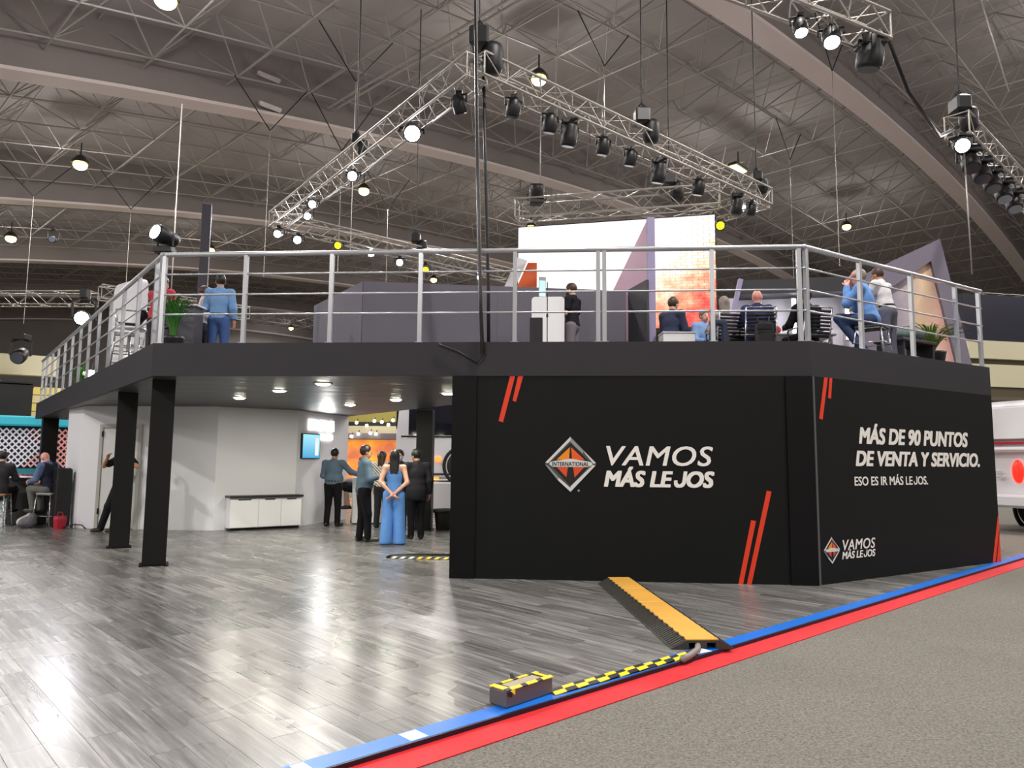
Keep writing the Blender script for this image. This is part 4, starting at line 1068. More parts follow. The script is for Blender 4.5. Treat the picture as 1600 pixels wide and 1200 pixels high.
# upper right truss
RA, RB = Vector((2.2, 8.9, TZ)), Vector((5.52, 10.56, TZ))
fixture(arm(RA, RB, .55, -.38), (0, -.3, -1), 'bright lamp cut off by the top edge at upper right', 'white', .9, z_clamp=TZ - .2)
fixture(arm(RA, RB, .72, -.34), (-.15, -.45, -1), 'dark stage light with a glowing rim near the top edge at upper right', 'white', 1.15, z_clamp=TZ - .2, power=300)
fixture(arm(RA, RB, .95, -.36), (-.1, .2, -1), 'dark unlit stage light at the end of the upper right truss', None, 1.3, 'wash', z_clamp=TZ - .2)
QA, QB = Vector((8.55, 13.61, TZ)), Vector((13.2, 18.0, TZ))
fixture((8.58, 13.55, TZ - .42), (-.5, -1, -.6), 'blazing white spotlight hanging at the right end truss', 'white', 1.35, z_clamp=TZ - .2, power=500)
for i, t in enumerate((.12, .24, .36, .50, .64)):
    fixture(arm(QA, QB, t, -.5), (-.2, -.5, -1), ['first', 'second', 'third', 'fourth', 'fifth'][i] + ' of the dark stage lights at the right edge, counted from the blazing one', None, 1.15, 'wash', z_clamp=TZ - .2)
# light standing at the left corner of the railing and the violet-white one behind it
fixture((-5.55, 11.45, 4.98), (-.55, -1, .18), 'white floodlight above the left corner of the railing', 'white', .95, 'wash', z_clamp=4.7, power=200)
fixture((-13.9, 23.5, 5.93), (.4, -1, -.1), 'blazing violet-white spotlight left behind the railing', 'white', 2.2, z_clamp=6.9, power=350)
fixture((-21.5, 33.5, 11.6), (.4, -1, -.3), 'small pale floodlight far away at the upper left', None, 1.5, z_clamp=12.2)
fixture((-17.2, 25.5, 5.0), (.3, -1, -.5), 'dark moving head far away at the left edge', None, 1.6, 'wash', z_clamp=5.8)

# hoists with cables up to the roof
def hoist(p, label, s=1.0, zroof=None):
    r = empty('chain_hoist', p, 0, label, 'hoist', 'chain hoists')
    MB().rbox((0, 0, .22 * s), (.26 * s, .34 * s, .30 * s), .05).build('motor', m_fix, r)
    MB().lathe([(.10 * s, -.28 * s), (.15 * s, -.20 * s), (.16 * s, .05 * s), (.14 * s, .12 * s)], (.17 * s, .05, .05), 12).build('chain_bag', m_strutdark, r, True)
    MB().tube([(0, 0, .36 * s), (.06 * s, 0, .42 * s), (0, 0, .50 * s), (-.06 * s, 0, .42 * s), (0, 0, .36 * s)], .018 * s, 6).build('hook', m_fix, r)
    stick('chain', Vector(p) + Vector((0, 0, .3)), Vector((p[0], p[1], zroof or beam_z(p[0] * HU[0] + p[1] * HU[1]) + 1)), .016, m_strutdark, r)
hoist((-.60, 11.75, TZ + .25), 'black chain hoist on the top corner of the lighting truss', 1.25)
hoist(arm(T0, TL, .48, .3), 'small black hoist on the left truss arm', .8)
hoist(arm(T0, TR, .475, .28), 'black chain hoist on the right truss arm', 1.15)
hoist(arm(TL, T4, .52, .25), 'black chain hoist on the far left truss', 1.1)
hoist(arm(T0, TR, .96, .25), 'black chain hoist at the right truss corner', .9)
hoist((8.75, 13.8, TZ + .25), 'silver-black hoist above the blazing right spotlight', 1.1)

# V-shaped black slings with hanger cables
def sling(s, n, drop, label, half=1.5, zend=None):
    a, b = hall(s - half, n, beam_z(s - half) + .9), hall(s + half, n, beam_z(s + half) + .9)
    c = hall(s, n, beam_z(s) + .9 - drop)
    r = empty('rigging_sling', c, 0, label, 'sling', 'roof slings')
    stick('sling_leg', c, a, .022, m_strutdark, r); stick('sling_leg', c, b, .022, m_strutdark, r)
    if zend: stick('hanger_cable', (c[0], c[1], zend), c, .012, m_alu, r)
for s, n, dr, l, ze in ((13.3, 20.3, 1.8, 'black sling hanging from the roof above the left truss arm', TZ + .3), (13.0, 25.6, 1.9, 'black sling over the long roof beam at left', TZ + .3),
                    (16.2, 25.6, 2.2, 'black sling behind the blazing spotlight', 9), (12.5, 38.9, 1.9, 'black sling under the second roof beam', 9), (20.0, 14.9, 1.6, 'black sling over the truss corner', 12),
                    (35.6, 14.9, 1.8, 'black sling above the right truss corner', 9), (27, 9.6, 1.8, 'black sling above the blazing right spotlight', TZ + .6), (24, 33, 2.0, 'black sling in the middle of the hall', 9),
                    (8.3, 38.9, 1.6, 'black sling at left above the railing corner', 7.5)):
    sling(s, n, dr, l, 1.5, ze)

# long vertical cables
def cable(pts, r, name, label, m=None, cat='cable'):
    return props(MB().tube(pts, r, 7).build(name, m or m_strutdark, None, True), label, cat)
cable([(-.58, 9.75, 15.5), (-.55, 9.55, 8.0), (-.50, 9.40, 6.0), (-.42, 9.36, 3.6), (-.38, 9.34, 2.82)], .026, 'hanging_cable', 'thick black cable hanging in front of the deck fascia', mat('cable_sheath', (44, 42, 44), .3))
cable([(-.53, 11.9, TZ), (-.48, 12.2, 6.2), (-.42, 12.4, 4.4), (-.40, 12.5, ZD)], .030, 'hanging_cable', 'black cable dropping from the truss corner onto the deck')
cable([(-.95, 9.40, 2.96), (-.7, 9.37, 2.86), (-.45, 9.35, 2.72), (-.38, 9.34, 2.80)], .012, 'looped_cable', 'thin dark cable looped along the fascia beside the thick one')
cable([(.75, 20.0, 12.5), (.72, 19.2, 8.45)], .016, 'suspension_wire', 'pale wire holding up the left end of the screen', m_alu)
cable([(-10.4, 22.0, 12.5), (-10.4, 22.0, 7.5), (-10.4, 22.0, 5.6)], .02, 'suspension_wire', 'pale wire hanging left of the railing corner', m_alu)
cable([(8.75, 13.75, 7.6), (8.8, 13.8, 5.1)], .014, 'suspension_wire', 'pale wire hanging below the blazing right spotlight', m_alu)
cable([(10.2, 15.8, 14), (10.3, 14.6, 9.2)], .016, 'suspension_wire', 'pale wire at the top right corner', m_alu)
cable([(5.7, 10.7, 8.1), (6.4, 11.4, 7.5), (7.6, 12.6, 7.3), (8.5, 13.5, 7.9)], .035, 'slack_cable', 'slack black cable between the two trusses at upper right')

# screen with its own truss
def screen_mat():
    m = bpy.data.materials.new('led_screen'); m.use_nodes = True; nt = m.node_tree; L = nt.links.new
    b = nt.nodes['Principled BSDF']; b.inputs['Base Color'].default_value = (.02, .02, .02, 1); b.inputs['Roughness'].default_value = .5
    tc = nt.nodes.new('ShaderNodeTexCoord'); sp = nt.nodes.new('ShaderNodeSeparateXYZ'); L(tc.outputs['Generated'], sp.inputs[0])
    n = nt.nodes.new('ShaderNodeTexNoise'); n.inputs['Scale'].default_value = 3.0; n.inputs['Detail'].default_value = 6; L(tc.outputs['Object'], n.inputs['Vector'])
    def mth(op, a, c):
        q = nt.nodes.new('ShaderNodeMath'); q.operation = op
        for i, x in enumerate((a, c)):
            if isinstance(x, (int, float)): q.inputs[i].default_value = x
            else: L(x, q.inputs[i])
        return q.outputs[0]
    # red rises in the lower right of the film
    f = mth('ADD', mth('SUBTRACT', sp.outputs[0], sp.outputs[2]), mth('MULTIPLY', mth('SUBTRACT', n.outputs['Fac'], .5), .9))
    cr = nt.nodes.new('ShaderNodeValToRGB'); e = cr.color_ramp.elements
    e[0].position = .12; e[0].color = (1, .97, .95, 1); e[1].position = .82; e[1].color = (.95, .07, .06, 1)
    q = e.new(.36); q.color = (1, .80, .58, 1); q = e.new(.58); q.color = (1, .36, .20, 1)
    L(f, cr.inputs['Fac'])
    br = nt.nodes.new('ShaderNodeTexBrick'); br.inputs['Scale'].default_value = 9; br.inputs['Color1'].default_value = (1, 1, 1, 1); br.inputs['Color2'].default_value = (.97, .95, .9, 1); br.inputs['Mortar'].default_value = (.55, .5, .46, 1); br.inputs['Mortar Size'].default_value = .02
    L(tc.outputs['Generated'], br.inputs['Vector'])
    mp = nt.nodes.new('ShaderNodeMapping'); mp.inputs['Rotation'].default_value = (R_(90), 0, 0); L(tc.outputs['Generated'], mp.inputs['Vector']); L(mp.outputs[0], br.inputs['Vector'])
    mx = nt.nodes.new('ShaderNodeMix'); mx.data_type = 'RGBA'; mx.blend_type = 'MULTIPLY'
    L(mth('MULTIPLY', sp.outputs[0], sp.outputs[0]), mx.inputs['Factor']); L(cr.outputs['Color'], mx.inputs['A']); L(br.outputs['Color'], mx.inputs['B'])
    L(mx.outputs['Result'], b.inputs['Emission Color']); b.inputs['Emission Strength'].default_value = 1.0
    return m
sr = empty('led_screen', (.14, 19.4, 4.9), math.atan2(-1.2, 5.0), 'huge bright video screen behind the deck showing white and red pictures', 'screen')
SW = 5.13
MB().box((SW / 2, .14, 1.42), (SW + .06, .22, 2.95)).build('cabinet', m_fix, sr)
MB().box((SW / 2, .015, 1.42), (SW, .03, 2.88)).build('picture', screen_mat(), sr)
scr = truss((.10, 19.2, 8.16), (5.20, 18.0, 8.16), 'silver box truss directly above the bright screen', .50, .46)
fixture((.62, 19.0, 8.55), (0, -.3, 1), 'dark moving head standing on the left end of the screen truss', None, 1.3, 'wash', z_clamp=8.3)
hoist((4.0, 18.3, 8.45), 'black chain hoist standing on the screen truss', 1.2)
# ================================================================== THINGS ON THE DECK
# dark grey parapet around the open well
pr = empty('parapet', (-2.7, 13.0, ZD), 0, 'dark lilac-grey parapet wall in the middle of the deck behind the front railing', 'partition')
def pbox(P, Q, z0, z1, t, name, m, parent):
    u, L = unit(P, Q); n = np.array([-u[1], u[0]]) * t; a, b = np.array(P), np.array(Q)
    return MB().prism([tuple(a), tuple(b), tuple(b + n), tuple(a + n)], z0, z1).build(name, m, parent, world=True)
for i in range(4):
    f0, f1 = i / 4, (i + 1) / 4
    P, Q = np.array((-2.76, 13.3)), np.array((2.19, 13.88))
    pbox(tuple(P + (Q - P) * f0 + [.002, 0]), tuple(P + (Q - P) * f1), ZD, 4.74, .12, 'panel', m_grey, pr)
pbox((2.20, 13.80), (2.41, 12.98), ZD, 4.74, .04, 'return_panel', mat('parapet_shaded', (58, 56, 62), .6), pr)  # shadowed end beside the fin, painted as a darker grey
pbox((-4.25, 15.5), (-2.77, 13.31), ZD, 4.74, .12, 'side_panel', m_grey, pr)
# triangular fin
m_pink = mat('fin_screen_lit', (206, 170, 190), .6, noise=(1.5, .08))  # rose tint is the screen's light, put into the panel colour
m_lilac = mat('fin_lilac', (150, 142, 176), .6)
fn = empty('triangular_fin', (2.5, 13.1, ZD), 0, 'tall triangular fin with rose screen light in its colour and a lilac edge in front of the screen', 'fin')
MB().slab([(2.46, 13.2, ZD), (2.46, 13.2, 5.9), (1.15, 16.3, ZD)], (.08, .03, 0)).build('rose_panel', m_pink, fn, world=True)
MB().box((2.515, 13.12, (ZD + 5.92) / 2), (.13, .14, 5.92 - ZD)).build('lilac_post', m_lilac, fn, world=True)
# slanted white and orange frame behind the parapet
fr = empty('slanted_frame', (-.1, 16.6, ZD), 0, 'slanted white frame with an orange panel left of the bright screen', 'display')
MB().slab([(-.72, 16.5, 4.2), (-.50, 16.5, 4.2), (.32, 16.5, 6.05), (.10, 16.5, 6.12)], (0, .12, 0)).build('white_bar', m_white, fr, world=True)
MB().slab([(-.45, 16.52, 4.2), (.55, 16.52, 4.2), (.55, 16.52, 6.0), (.34, 16.52, 6.0)], (0, .08, 0)).build('orange_panel', mat('display_orange', (226, 96, 40), .5), fr, world=True)
MB().box((-.2, 16.62, (ZD + 4.2) / 2), (.9, .1, 4.2 - ZD)).build('stand', m_grey, fr, world=True)

# dark pole and loudspeaker left
pl = empty('dark_pole', (-6.1, 14.2, ZD), R_(20), 'tall dark square pole rising above the left railing', 'pole')
MB().rbox((0, 0, 1.75), (.17, .17, 3.5), .01).build('shaft', mat('pole_dark', (50, 48, 58), .5), pl)
MB().box((.09, -.04, 1.75), (.012, .06, 3.48)).build('light_edge', mat('pole_edge', (190, 186, 200), .4), pl)
MB().box((0, 0, .01), (.4, .4, .02)).build('base_plate', m_fix, pl)
sp = empty('loudspeaker', (-5.95, 12.7, ZD), R_(-8), 'black loudspeaker cabinet standing beside the dark pole', 'loudspeaker')
MB().rbox((0, 0, .58), (.42, .36, 1.16), .02).build('cabinet', m_fix, sp)
for z, rr in ((.82, .13), (.40, .15)): MB().lathe([(rr, 0), (rr, .01), (rr * .8, .012), (rr * .3, -.02)], (0, -.185, z), 20, Matrix.Rotation(R_(90), 3, 'X')).build('driver', m_seatblk, sp, True)
MB().box((0, -.185, 1.05), (.08, .008, .04)).build('badge', m_alu, sp)
ds = empty('desk', (-5.5, 12.25, ZD), R_(-5), 'dark grey desk panel in front of the man in light blue shirt', 'desk')
MB().rbox((0, 0, .5), (.42, .30, 1.0), .01).build('body', mat('desk_grey', (74, 72, 82), .5), ds)
MB().rbox((0, 0, 1.02), (.50, .36, .03), .008).build('top', m_white2, ds)

# white display board, white bar table and stools at the left edge
wb = empty('white_display_board', (-7.62, 14.3, ZD), R_(-38), 'large white display board with rounded corners behind the left railing', 'display board')
def rounded(w, h, r, n=6):
    pts = []
    for cx, cz, a0 in ((w / 2 - r, h - r, 0), (-w / 2 + r, h - r, 90), (-w / 2 + r, r, 180), (w / 2 - r, r, 270)):
        for i in range(n + 1): a = R_(a0 + 90 * i / n); pts.append((cx + r * math.cos(a), cz + r * math.sin(a)))
    return pts
MB().slab([(x, 0, z + .05) for x, z in rounded(1.2, 1.9, .18)], (0, .12, 0)).build('board', m_white, wb)
MB().slab([(x, -.03, z + .15) for x, z in rounded(.5, 1.2, .1)], (0, .03, 0)).build('front_pad', m_white2, wb)
MB().box((0, .06, .03), (.9, .5, .06)).build('foot', m_white2, wb)
bt = empty('bar_table', (-6.95, 13.2, ZD), 0, 'small white bar table behind the left railing', 'table')
MB().lathe([(.27, .78), (.28, .80), (.27, .82)], n=24).build('top', m_white2, bt, True)
MB().lathe([(.04, .02), (.03, .1), (.03, .78)], n=10).build('pillar', m_chrome, bt, True)
MB().lathe([(.25, 0), (.24, .02), (.05, .03)], n=20).build('foot', m_chrome, bt, True)
bag = empty('backpack', (-6.95, 13.2, ZD + .82), .3, 'black backpack lying on the white bar table', 'backpack')
b = sdf_part('body', [('e', (0, 0, .17), (.22, .15, .17)), ('e', (.18, 0, .26), (.12, .11, .11))], m_seatblk, bag, h=.02)
MB().tube([(-.12, -.1, .2), (-.2, -.15, .1), (-.1, -.13, .03)], .015, 6).build('strap', m_seatblk, bag)
bar_stool((-6.55, 12.35, ZD), .5, 'white bar stool beside the small white bar table', .60, m_white2, True)
bar_stool((-7.25, 13.75, ZD), 1.2, 'white bar stool in front of the large display board', .60, m_white2, True)

# plants
m_leaf = mat('leaf_green', (58, 116, 44), .45, noise=(6, .3)); m_leaf2 = mat('leaf_olive', (116, 138, 70), .45, noise=(6, .3)); m_pot = mat('pot_black', (24, 24, 26), .4)
def plant(loc, label, n, h, spread, ml, seed, pot=.2, wide=.03):
    rnd = random.Random(seed)
    r = empty('potted_plant', loc, 0, label, 'plant')
    MB().lathe([(pot * .7, 0), (pot * .95, .30), (pot, .34), (pot * .9, .34), (pot * .85, .30)], n=16).build('pot', m_pot, r, True)
    MB().lathe([(pot * .86, .28), (pot * .86, .29)], n=16).build('soil', mat('soil', (50, 40, 32), .9), r)
    for i in range(n):
        a = rnd.random() * 6.283; L = h * (.55 + .45 * rnd.random()); sp_ = spread * (.25 + .75 * rnd.random()); w = wide * (.7 + .6 * rnd.random())
        b = MB(); N = 6; pv = []
        for k in range(N + 1):
            t = k / N; rad = .03 + sp_ * (t ** 1.5); z = .29 + L * (math.sin(t * 1.9) / math.sin(1.57)) * .95
            cx, cy = rad * math.cos(a), rad * math.sin(a); ww = w * math.sin(math.pi * min(.97, t * .85 + .12))
            sx, sy = -math.sin(a) * ww, math.cos(a) * ww
            pv += [(cx + sx, cy + sy, z + .006), (cx, cy, z - ww * .35), (cx - sx, cy - sy, z + .006)]
        fs = []
        for k in range(N):
            o = k * 3; fs += [(o, o + 1, o + 4, o + 3), (o + 1, o + 2, o + 5, o + 4)]
        b.add(pv, fs).build('leaf', ml, r, True)
plant((-5.25, 11.25, ZD), 'green leafy potted plant at the left corner of the deck', 150, .72, .34, m_leaf, 3, .17, .012)
plant((7.0, 12.15, ZD), 'spreading olive-green potted plant at the right end of the deck', 130, .55, .60, m_leaf2, 5, .22, .010)
plant((-12.0, 20.3, ZD), 'green potted plant at the far left end of the deck', 60, .8, .32, m_leaf, 9, .2, .018)

# white counter with screen, music stand
wc = empty('white_counter', (.62, 12.6, ZD), R_(-4), 'white counter with rounded corners and a black side on the deck', 'counter')
MB().slab([(x, -.22, z) for x, z in rounded(.56, 1.28, .06)], (0, .44, 0)).build('shell', m_white2, wc)
MB().rbox((-.20, 0, .46), (.22, .46, .92), .01).build('black_side', m_fix, wc)
mo = empty('tablet_display', (.52, 12.6, ZD + 1.28), R_(10), 'small pale blue tablet display standing on the white deck counter', 'display')
MB().rbox((0, 0, .01), (.16, .14, .02), .005).build('foot', m_white2, mo)
MB().rbox((0, .03, .22), (.13, .02, .38), .008).build('case', m_alu, mo)
MB().box((0, .018, .20), (.11, .004, .28)).build('picture', mat('tablet_glow', (150, 190, 214), emit=((150, 190, 214), .8)), mo)
ms = empty('microphone_stand', (.55, 11.5, ZD), .4, 'thin black tripod stand in front of the white deck counter', 'stand')
MB().tube([(0, 0, .12), (0, 0, 1.32)], .009, 6).build('pole', m_fix, ms)
MB().tube([(0, 0, .75), (0, 0, .80)], .018, 8).build('clutch', m_fix, ms)
for i in range(3):
    a = i * 2.094; MB().tube([(0, 0, .20), (.2 * math.cos(a), .2 * math.sin(a), .01)], .008, 6).build('leg', m_fix, ms)
# backpack hung on the chair, low white cube
bp = empty('backpack', (4.09, 11.80, ZD + .40), R_(-8), 'black backpack hanging on the back of an office chair', 'backpack')
MB().rbox((0, 0, .14), (.30, .15, .46), .05).build('body', m_seatblk, bp)
MB().rbox((0, -.10, .06), (.24, .06, .22), .025).build('front_pocket', m_seatblk, bp)
MB().box((0, -.08, .24), (.26, .012, .02)).build('zip', m_fix, bp)
for s in (-1, 1): MB().tube([(s * .08, .02, .30), (s * .10, .10, .52), (s * .11, .16, .60)], .018, 6).build('strap', m_seatblk, bp)
cj = sdf_part('draped_coat', [('c', (-.16, 0, .0), (-.18, 0, -.45), .05, .07), ('c', (.02, .02, .0), (.06, 0, -.5), .05, .08), ('c', (-.16, 0, 0), (.02, .02, 0), .05, .05)], cloth((58, 66, 84)), None, h=.018, k=.05)
cj.location = (3.50, 12.08, ZD + .80); props(cj, 'grey-blue coat draped over the left office chair', 'coat')
lc = empty('low_white_cube', (2.72, 12.05, ZD), 0, 'low white cube beside the lilac fin, behind the railing', 'cube')
MB().rbox((0, 0, .30), (.52, .4, .56), .015).build('body', m_white2, lc); MB().box((0, 0, .59), (.54, .42, .02)).build('lid', m_white, lc)
tb = empty('meeting_table', (4.85, 13.15, ZD), R_(-4), 'long grey meeting table in front of the office chairs', 'table')
MB().rbox((0, 0, .73), (1.7, .8, .04), .01).build('top', mat('table_grey', (150, 148, 152), .4), tb)
for sx in (-1, 1):
    for sy in (-1, 1): MB().tube([(sx * .78, sy * .32, .71), (sx * .78, sy * .32, 0)], .025, 8).build('leg', m_chrome, tb)
rb = sdf_part('red_bag', [('e', (0, 0, .09), (.17, .11, .10))], cloth((206, 70, 60)), None, h=.018); rb.location = (4.62, 12.95, ZD + .75); props(rb, 'small red bag on the meeting table between the two office chairs', 'bag')

# angular pavilion at right
m_pav = mat('pavilion_grey', (118, 112, 128), .6, noise=(1.2, .1)); m_pavd = mat('pavilion_dark', (46, 45, 50), .6)
def concrete_mat():
    m = mat('pavilion_concrete', (186, 182, 190), .5, noise=(1.3, .2)); return m
pv = empty('angular_pavilion', (6.2, 14.2, ZD), 0, 'angular grey pavilion with a slanted roof at the right of the deck', 'pavilion')
MB().slab([(4.55, 14.6, 4.85), (6.95, 14.0, 4.82), (6.95, 14.0, 5.12), (4.55, 14.6, 5.14)], (.3, 1.2, 0)).build('roof_slab', m_pavd, pv, world=True)
MB().slab([(4.40, 15.2, ZD), (7.6, 14.4, ZD), (7.6, 14.4, 4.86), (4.40, 15.2, 4.9)], (.02, .1, 0)).build('back_wall', concrete_mat(), pv, world=True)
MB().bar((4.28, 14.5, ZD + .9), (4.58, 14.5, 5.14), .10, .08).build('slanted_bar', m_lilac, pv, world=True)
FP = Face((6.75, 14.0), (8.95, 13.6))
def ring(outer, inner, d0, d1, name, m):
    o = MB(); n = len(outer); v = []
    for d in (d1, d0):
        for t, z in list(outer) + list(inner): v.append(FP.p(t, z, d))
    f = []
    for i in range(n):
        j = (i + 1) % n
        f += [(i, j, n + j, n + i), (2 * n + j, 2 * n + i, 3 * n + i, 3 * n + j), (i, 2 * n + i, 2 * n + j, j), (n + j, 3 * n + j, 3 * n + i, n + i)]
    o.add(v, f).build(name, m, pv, world=True)
ring([(0, ZD), (0, 5.10), (1.46, 5.78), (1.95, ZD)], [(.25, ZD + .02), (.45, 4.78), (1.28, 5.35), (1.70, ZD + .02)], -.14, .0, 'gable_frame', m_pav)
def sunset_mat():
    m = bpy.data.materials.new('gable_print'); m.use_nodes = True; nt = m.node_tree; L = nt.links.new; b = nt.nodes['Principled BSDF']
    tc = nt.nodes.new('ShaderNodeTexCoord'); sp = nt.nodes.new('ShaderNodeSeparateXYZ'); L(tc.outputs['Generated'], sp.inputs[0])
    n = nt.nodes.new('ShaderNodeTexNoise'); n.inputs['Scale'].default_value = 3.5; n.inputs['Detail'].default_value = 6; L(tc.outputs['Object'], n.inputs['Vector'])
    a = nt.nodes.new('ShaderNodeMath'); a.operation = 'MULTIPLY_ADD'; a.inputs[1].default_value = .35; L(n.outputs['Fac'], a.inputs[0]); L(sp.outputs[0], a.inputs[2])
    cr = nt.nodes.new('ShaderNodeValToRGB'); e = cr.color_ramp.elements
    e[0].position = .3; e[0].color = lin((128, 126, 140)); e[1].position = 1.0; e[1].color = lin((220, 172, 160))
    q = e.new(.55); q.color = lin((176, 164, 176)); q = e.new(.75); q.color = lin((236, 206, 170))
    L(a.outputs[0], cr.inputs['Fac']); L(cr.outputs['Color'], b.inputs['Base Color'])
    b.inputs['Roughness'].default_value = .5
    return m
FP.poly([(.25, ZD + .02), (.45, 4.78), (1.28, 5.35), (1.70, ZD + .02)], -.16, -.10, 'print_panel', sunset_mat(), None)
_pp = COL.objects[-1]
_pp.parent = pv; _pp.location = -pv.location
m_tube = mat('light_tube', (255, 255, 255), emit=((245, 248, 255), 9.0))
for x, y in ((5.02, 14.75), (5.66, 14.6), (6.62, 14.35)):
    q = empty('light_strip', (x, y, ZD + .9), 0, {5.02: 'vertical white light strip left of the dark-haired person', 5.66: 'vertical white light strip right of the railing post', 6.62: 'vertical pale light strip behind the man on the stool'}[x], 'light strip', 'vertical light strips')
    MB().rbox((0, 0, .45), (.10, .06, .92), .01).build('housing', m_alu, q); MB().box((0, -.034, .45), (.07, .01, .86)).build('tube', m_tube, q)
    lamp('light', 'POINT', (x, y - .16, ZD + 1.35), 9, (.95, .97, 1), q, .1)
st = empty('side_table', (6.35, 11.75, ZD), R_(32), 'low dark side table behind the right railing', 'table')
MB().rbox((0, 0, .42), (.95, .5, .05), .01).build('top', m_pavd, st)
for sx in (-1, 1): MB().box((sx * .42, 0, .2), (.05, .44, .4)).build('leg', m_pavd, st)
cu = sdf_part('cushion', [('e', (0, 0, .12), (.26, .2, .13))], cloth((96, 112, 112)), None, h=.02); cu.location = (6.42, 11.8, ZD + .445); props(cu, 'grey-green cushion on the low dark side table', 'cushion')
# ================================================================== FLOOR ITEMS
m_yel = mat('hazard_yellow', (240, 206, 24), .45); m_blk = mat('hazard_black', (20, 20, 20), .5)
m_ramp = mat('ramp_rubber', (58, 56, 50), .7, noise=(20, .2), bump=(60, .4, .004)); m_lid = mat('ramp_lid', (214, 160, 66), .55, noise=(5, .14))
rp = empty('cable_ramp', (1.52, 5.98, 0), math.atan2(9.12 - 5.98, 1.305 - 1.52) - math.pi / 2, 'yellow-topped black cable ramp running from the sign wall to the blue edge', 'cable ramp')
RL = math.hypot(9.12 - 5.98, 1.305 - 1.52) - .02
NM = 4
for i in range(NM):
    y0, y1 = RL * i / NM + .004, RL * (i + 1) / NM - .004
    prof = [(-.25, 0), (-.25, .008), (-.135, .066), (.135, .066), (.25, .008), (.25, 0), (.11, 0), (.11, .05), (.035, .05), (.035, 0), (-.035, 0), (-.035, .05), (-.11, .05), (-.11, 0)]
    MB().slab([(x, y0, z) for x, z in prof][::-1], (0, y1 - y0, 0)).build('base_module', m_ramp, rp)
    ld = MB().rbox((0, (y0 + y1) / 2, .073), (.262, y1 - y0 - .006, .014), .004).build('lid', m_lid, rp)
    for s in (-1, 1):
        b = MB()
        for k in range(5): b.box((s * .133, y0 + (y1 - y0) * (k + .5) / 5, .072), (.02, .05, .016))
        b.build('hinge_teeth', m_ramp, ld)
    for s in (-1, 1):
        b = MB()
        for k in range(16): b.bar((s * .14, y0 + (y1 - y0) * (k + .5) / 16, .067), (s * .24, y0 + (y1 - y0) * (k + .5) / 16, .016), .012, .006)
        b.build('tread', m_ramp, rp)
MB().tube([(-.02, .06, .03), (-.08, -.12, .028), (-.2, -.28, .022), (-.27, -.34, .012)], .024, 8).build('grey_conduit', mat('conduit_grey', (128, 124, 118), .5), rp, True)

# hazard tape strip beside the blue edge
h0, h1 = np.array((.26, 4.82)), np.array((1.42, 5.84)); hu_, hl = unit(h0, h1)
hs = empty('hazard_tape_strip', (h0[0], h0[1], 0), math.atan2(hu_[1], hu_[0]), 'yellow and black chequered hazard tape strip beside the blue edge', 'tape')
N = 15
for i in range(N):
    for j in range(2):
        x0, x1 = hl * i / N, hl * (i + 1) / N; sk = .02
        y0, y1 = -.045 + .045 * j, -.045 + .045 * (j + 1); zz = .012 if j == 0 else .015
        z0 = .004 + .008 * ((i * 7 + j * 3) % 3) / 3
        MB().slab([(x0 + sk * j, y0, z0), (x1 + sk * j, y0, z0 + .004), (x1 + sk * (j + 1), y1, z0 + .008), (x0 + sk * (j + 1), y1, z0 + .006)], (0, 0, .004)).build('tape_square', m_yel if (i + j) % 2 == 0 else m_blk, hs)
MB().box((hl / 2, .0, .003), (hl, .09, .004)).build('tape_backing', m_blk, hs)
MB().slab([(hl - .02, -.02, .004), (hl + .16, -.05, .004), (hl + .17, .05, .004), (hl, .06, .004)], (0, 0, .003)).build('white_tape_end', m_white, hs)

# taped power box
pb = empty('taped_power_box', (.075, 4.735, 0), R_(46.5), 'grey power box with yellow and black hazard tape on its top', 'box')
MB().rbox((0, 0, .052), (.42, .15, .10), .008).build('body', mat('box_grey', (92, 86, 88), .5, noise=(8, .06)), pb)
MB().box((0, 0, .005), (.40, .13, .01)).build('foot', m_fix, pb)
for k in range(9):
    x = -.19 + .0475 * k
    MB().slab([(x - .026, -.077, .101), (x + .022, -.077, .102), (x + .030, -.045, .106), (x - .018, -.045, .105)], (0, 0, .004)).build('tape_square', m_yel if k % 3 else m_blk, pb)
    MB().slab([(x - .026, .045, .104), (x + .022, .045, .106), (x + .030, .078, .103), (x - .018, .078, .102)], (0, 0, .004)).build('tape_square', m_blk if k % 3 == 1 else m_yel, pb)
for s in (-1, 1): MB().slab([(s * .205, -.05, .102), (s * .165, -.05, .106), (s * .165, .05, .106), (s * .205, .05, .102)][::s], (0, 0, .004)).build('tape_square', m_yel, pb)
MB().slab([(-.215, -.082, .10), (-.17, -.084, .103), (-.18, -.086, .066), (-.205, -.082, .075)], (.0, -.003, 0)).build('tape_flap', m_blk, pb)
MB().slab([(-.19, -.085, .103), (-.15, -.085, .103), (-.155, -.088, .075)], (.0, -.003, 0)).build('tape_flap', m_yel, pb)
MB().slab([(-.02, .07, .104), (.03, .08, .104), (.02, .095, .128), (-.012, .09, .135)], (0, .003, 0)).build('tape_flap', m_blk, pb)
MB().box((.0, 0, .105), (.28, .075, .004)).build('clear_tape', mat('clear_tape', (170, 160, 140), .3), pb)

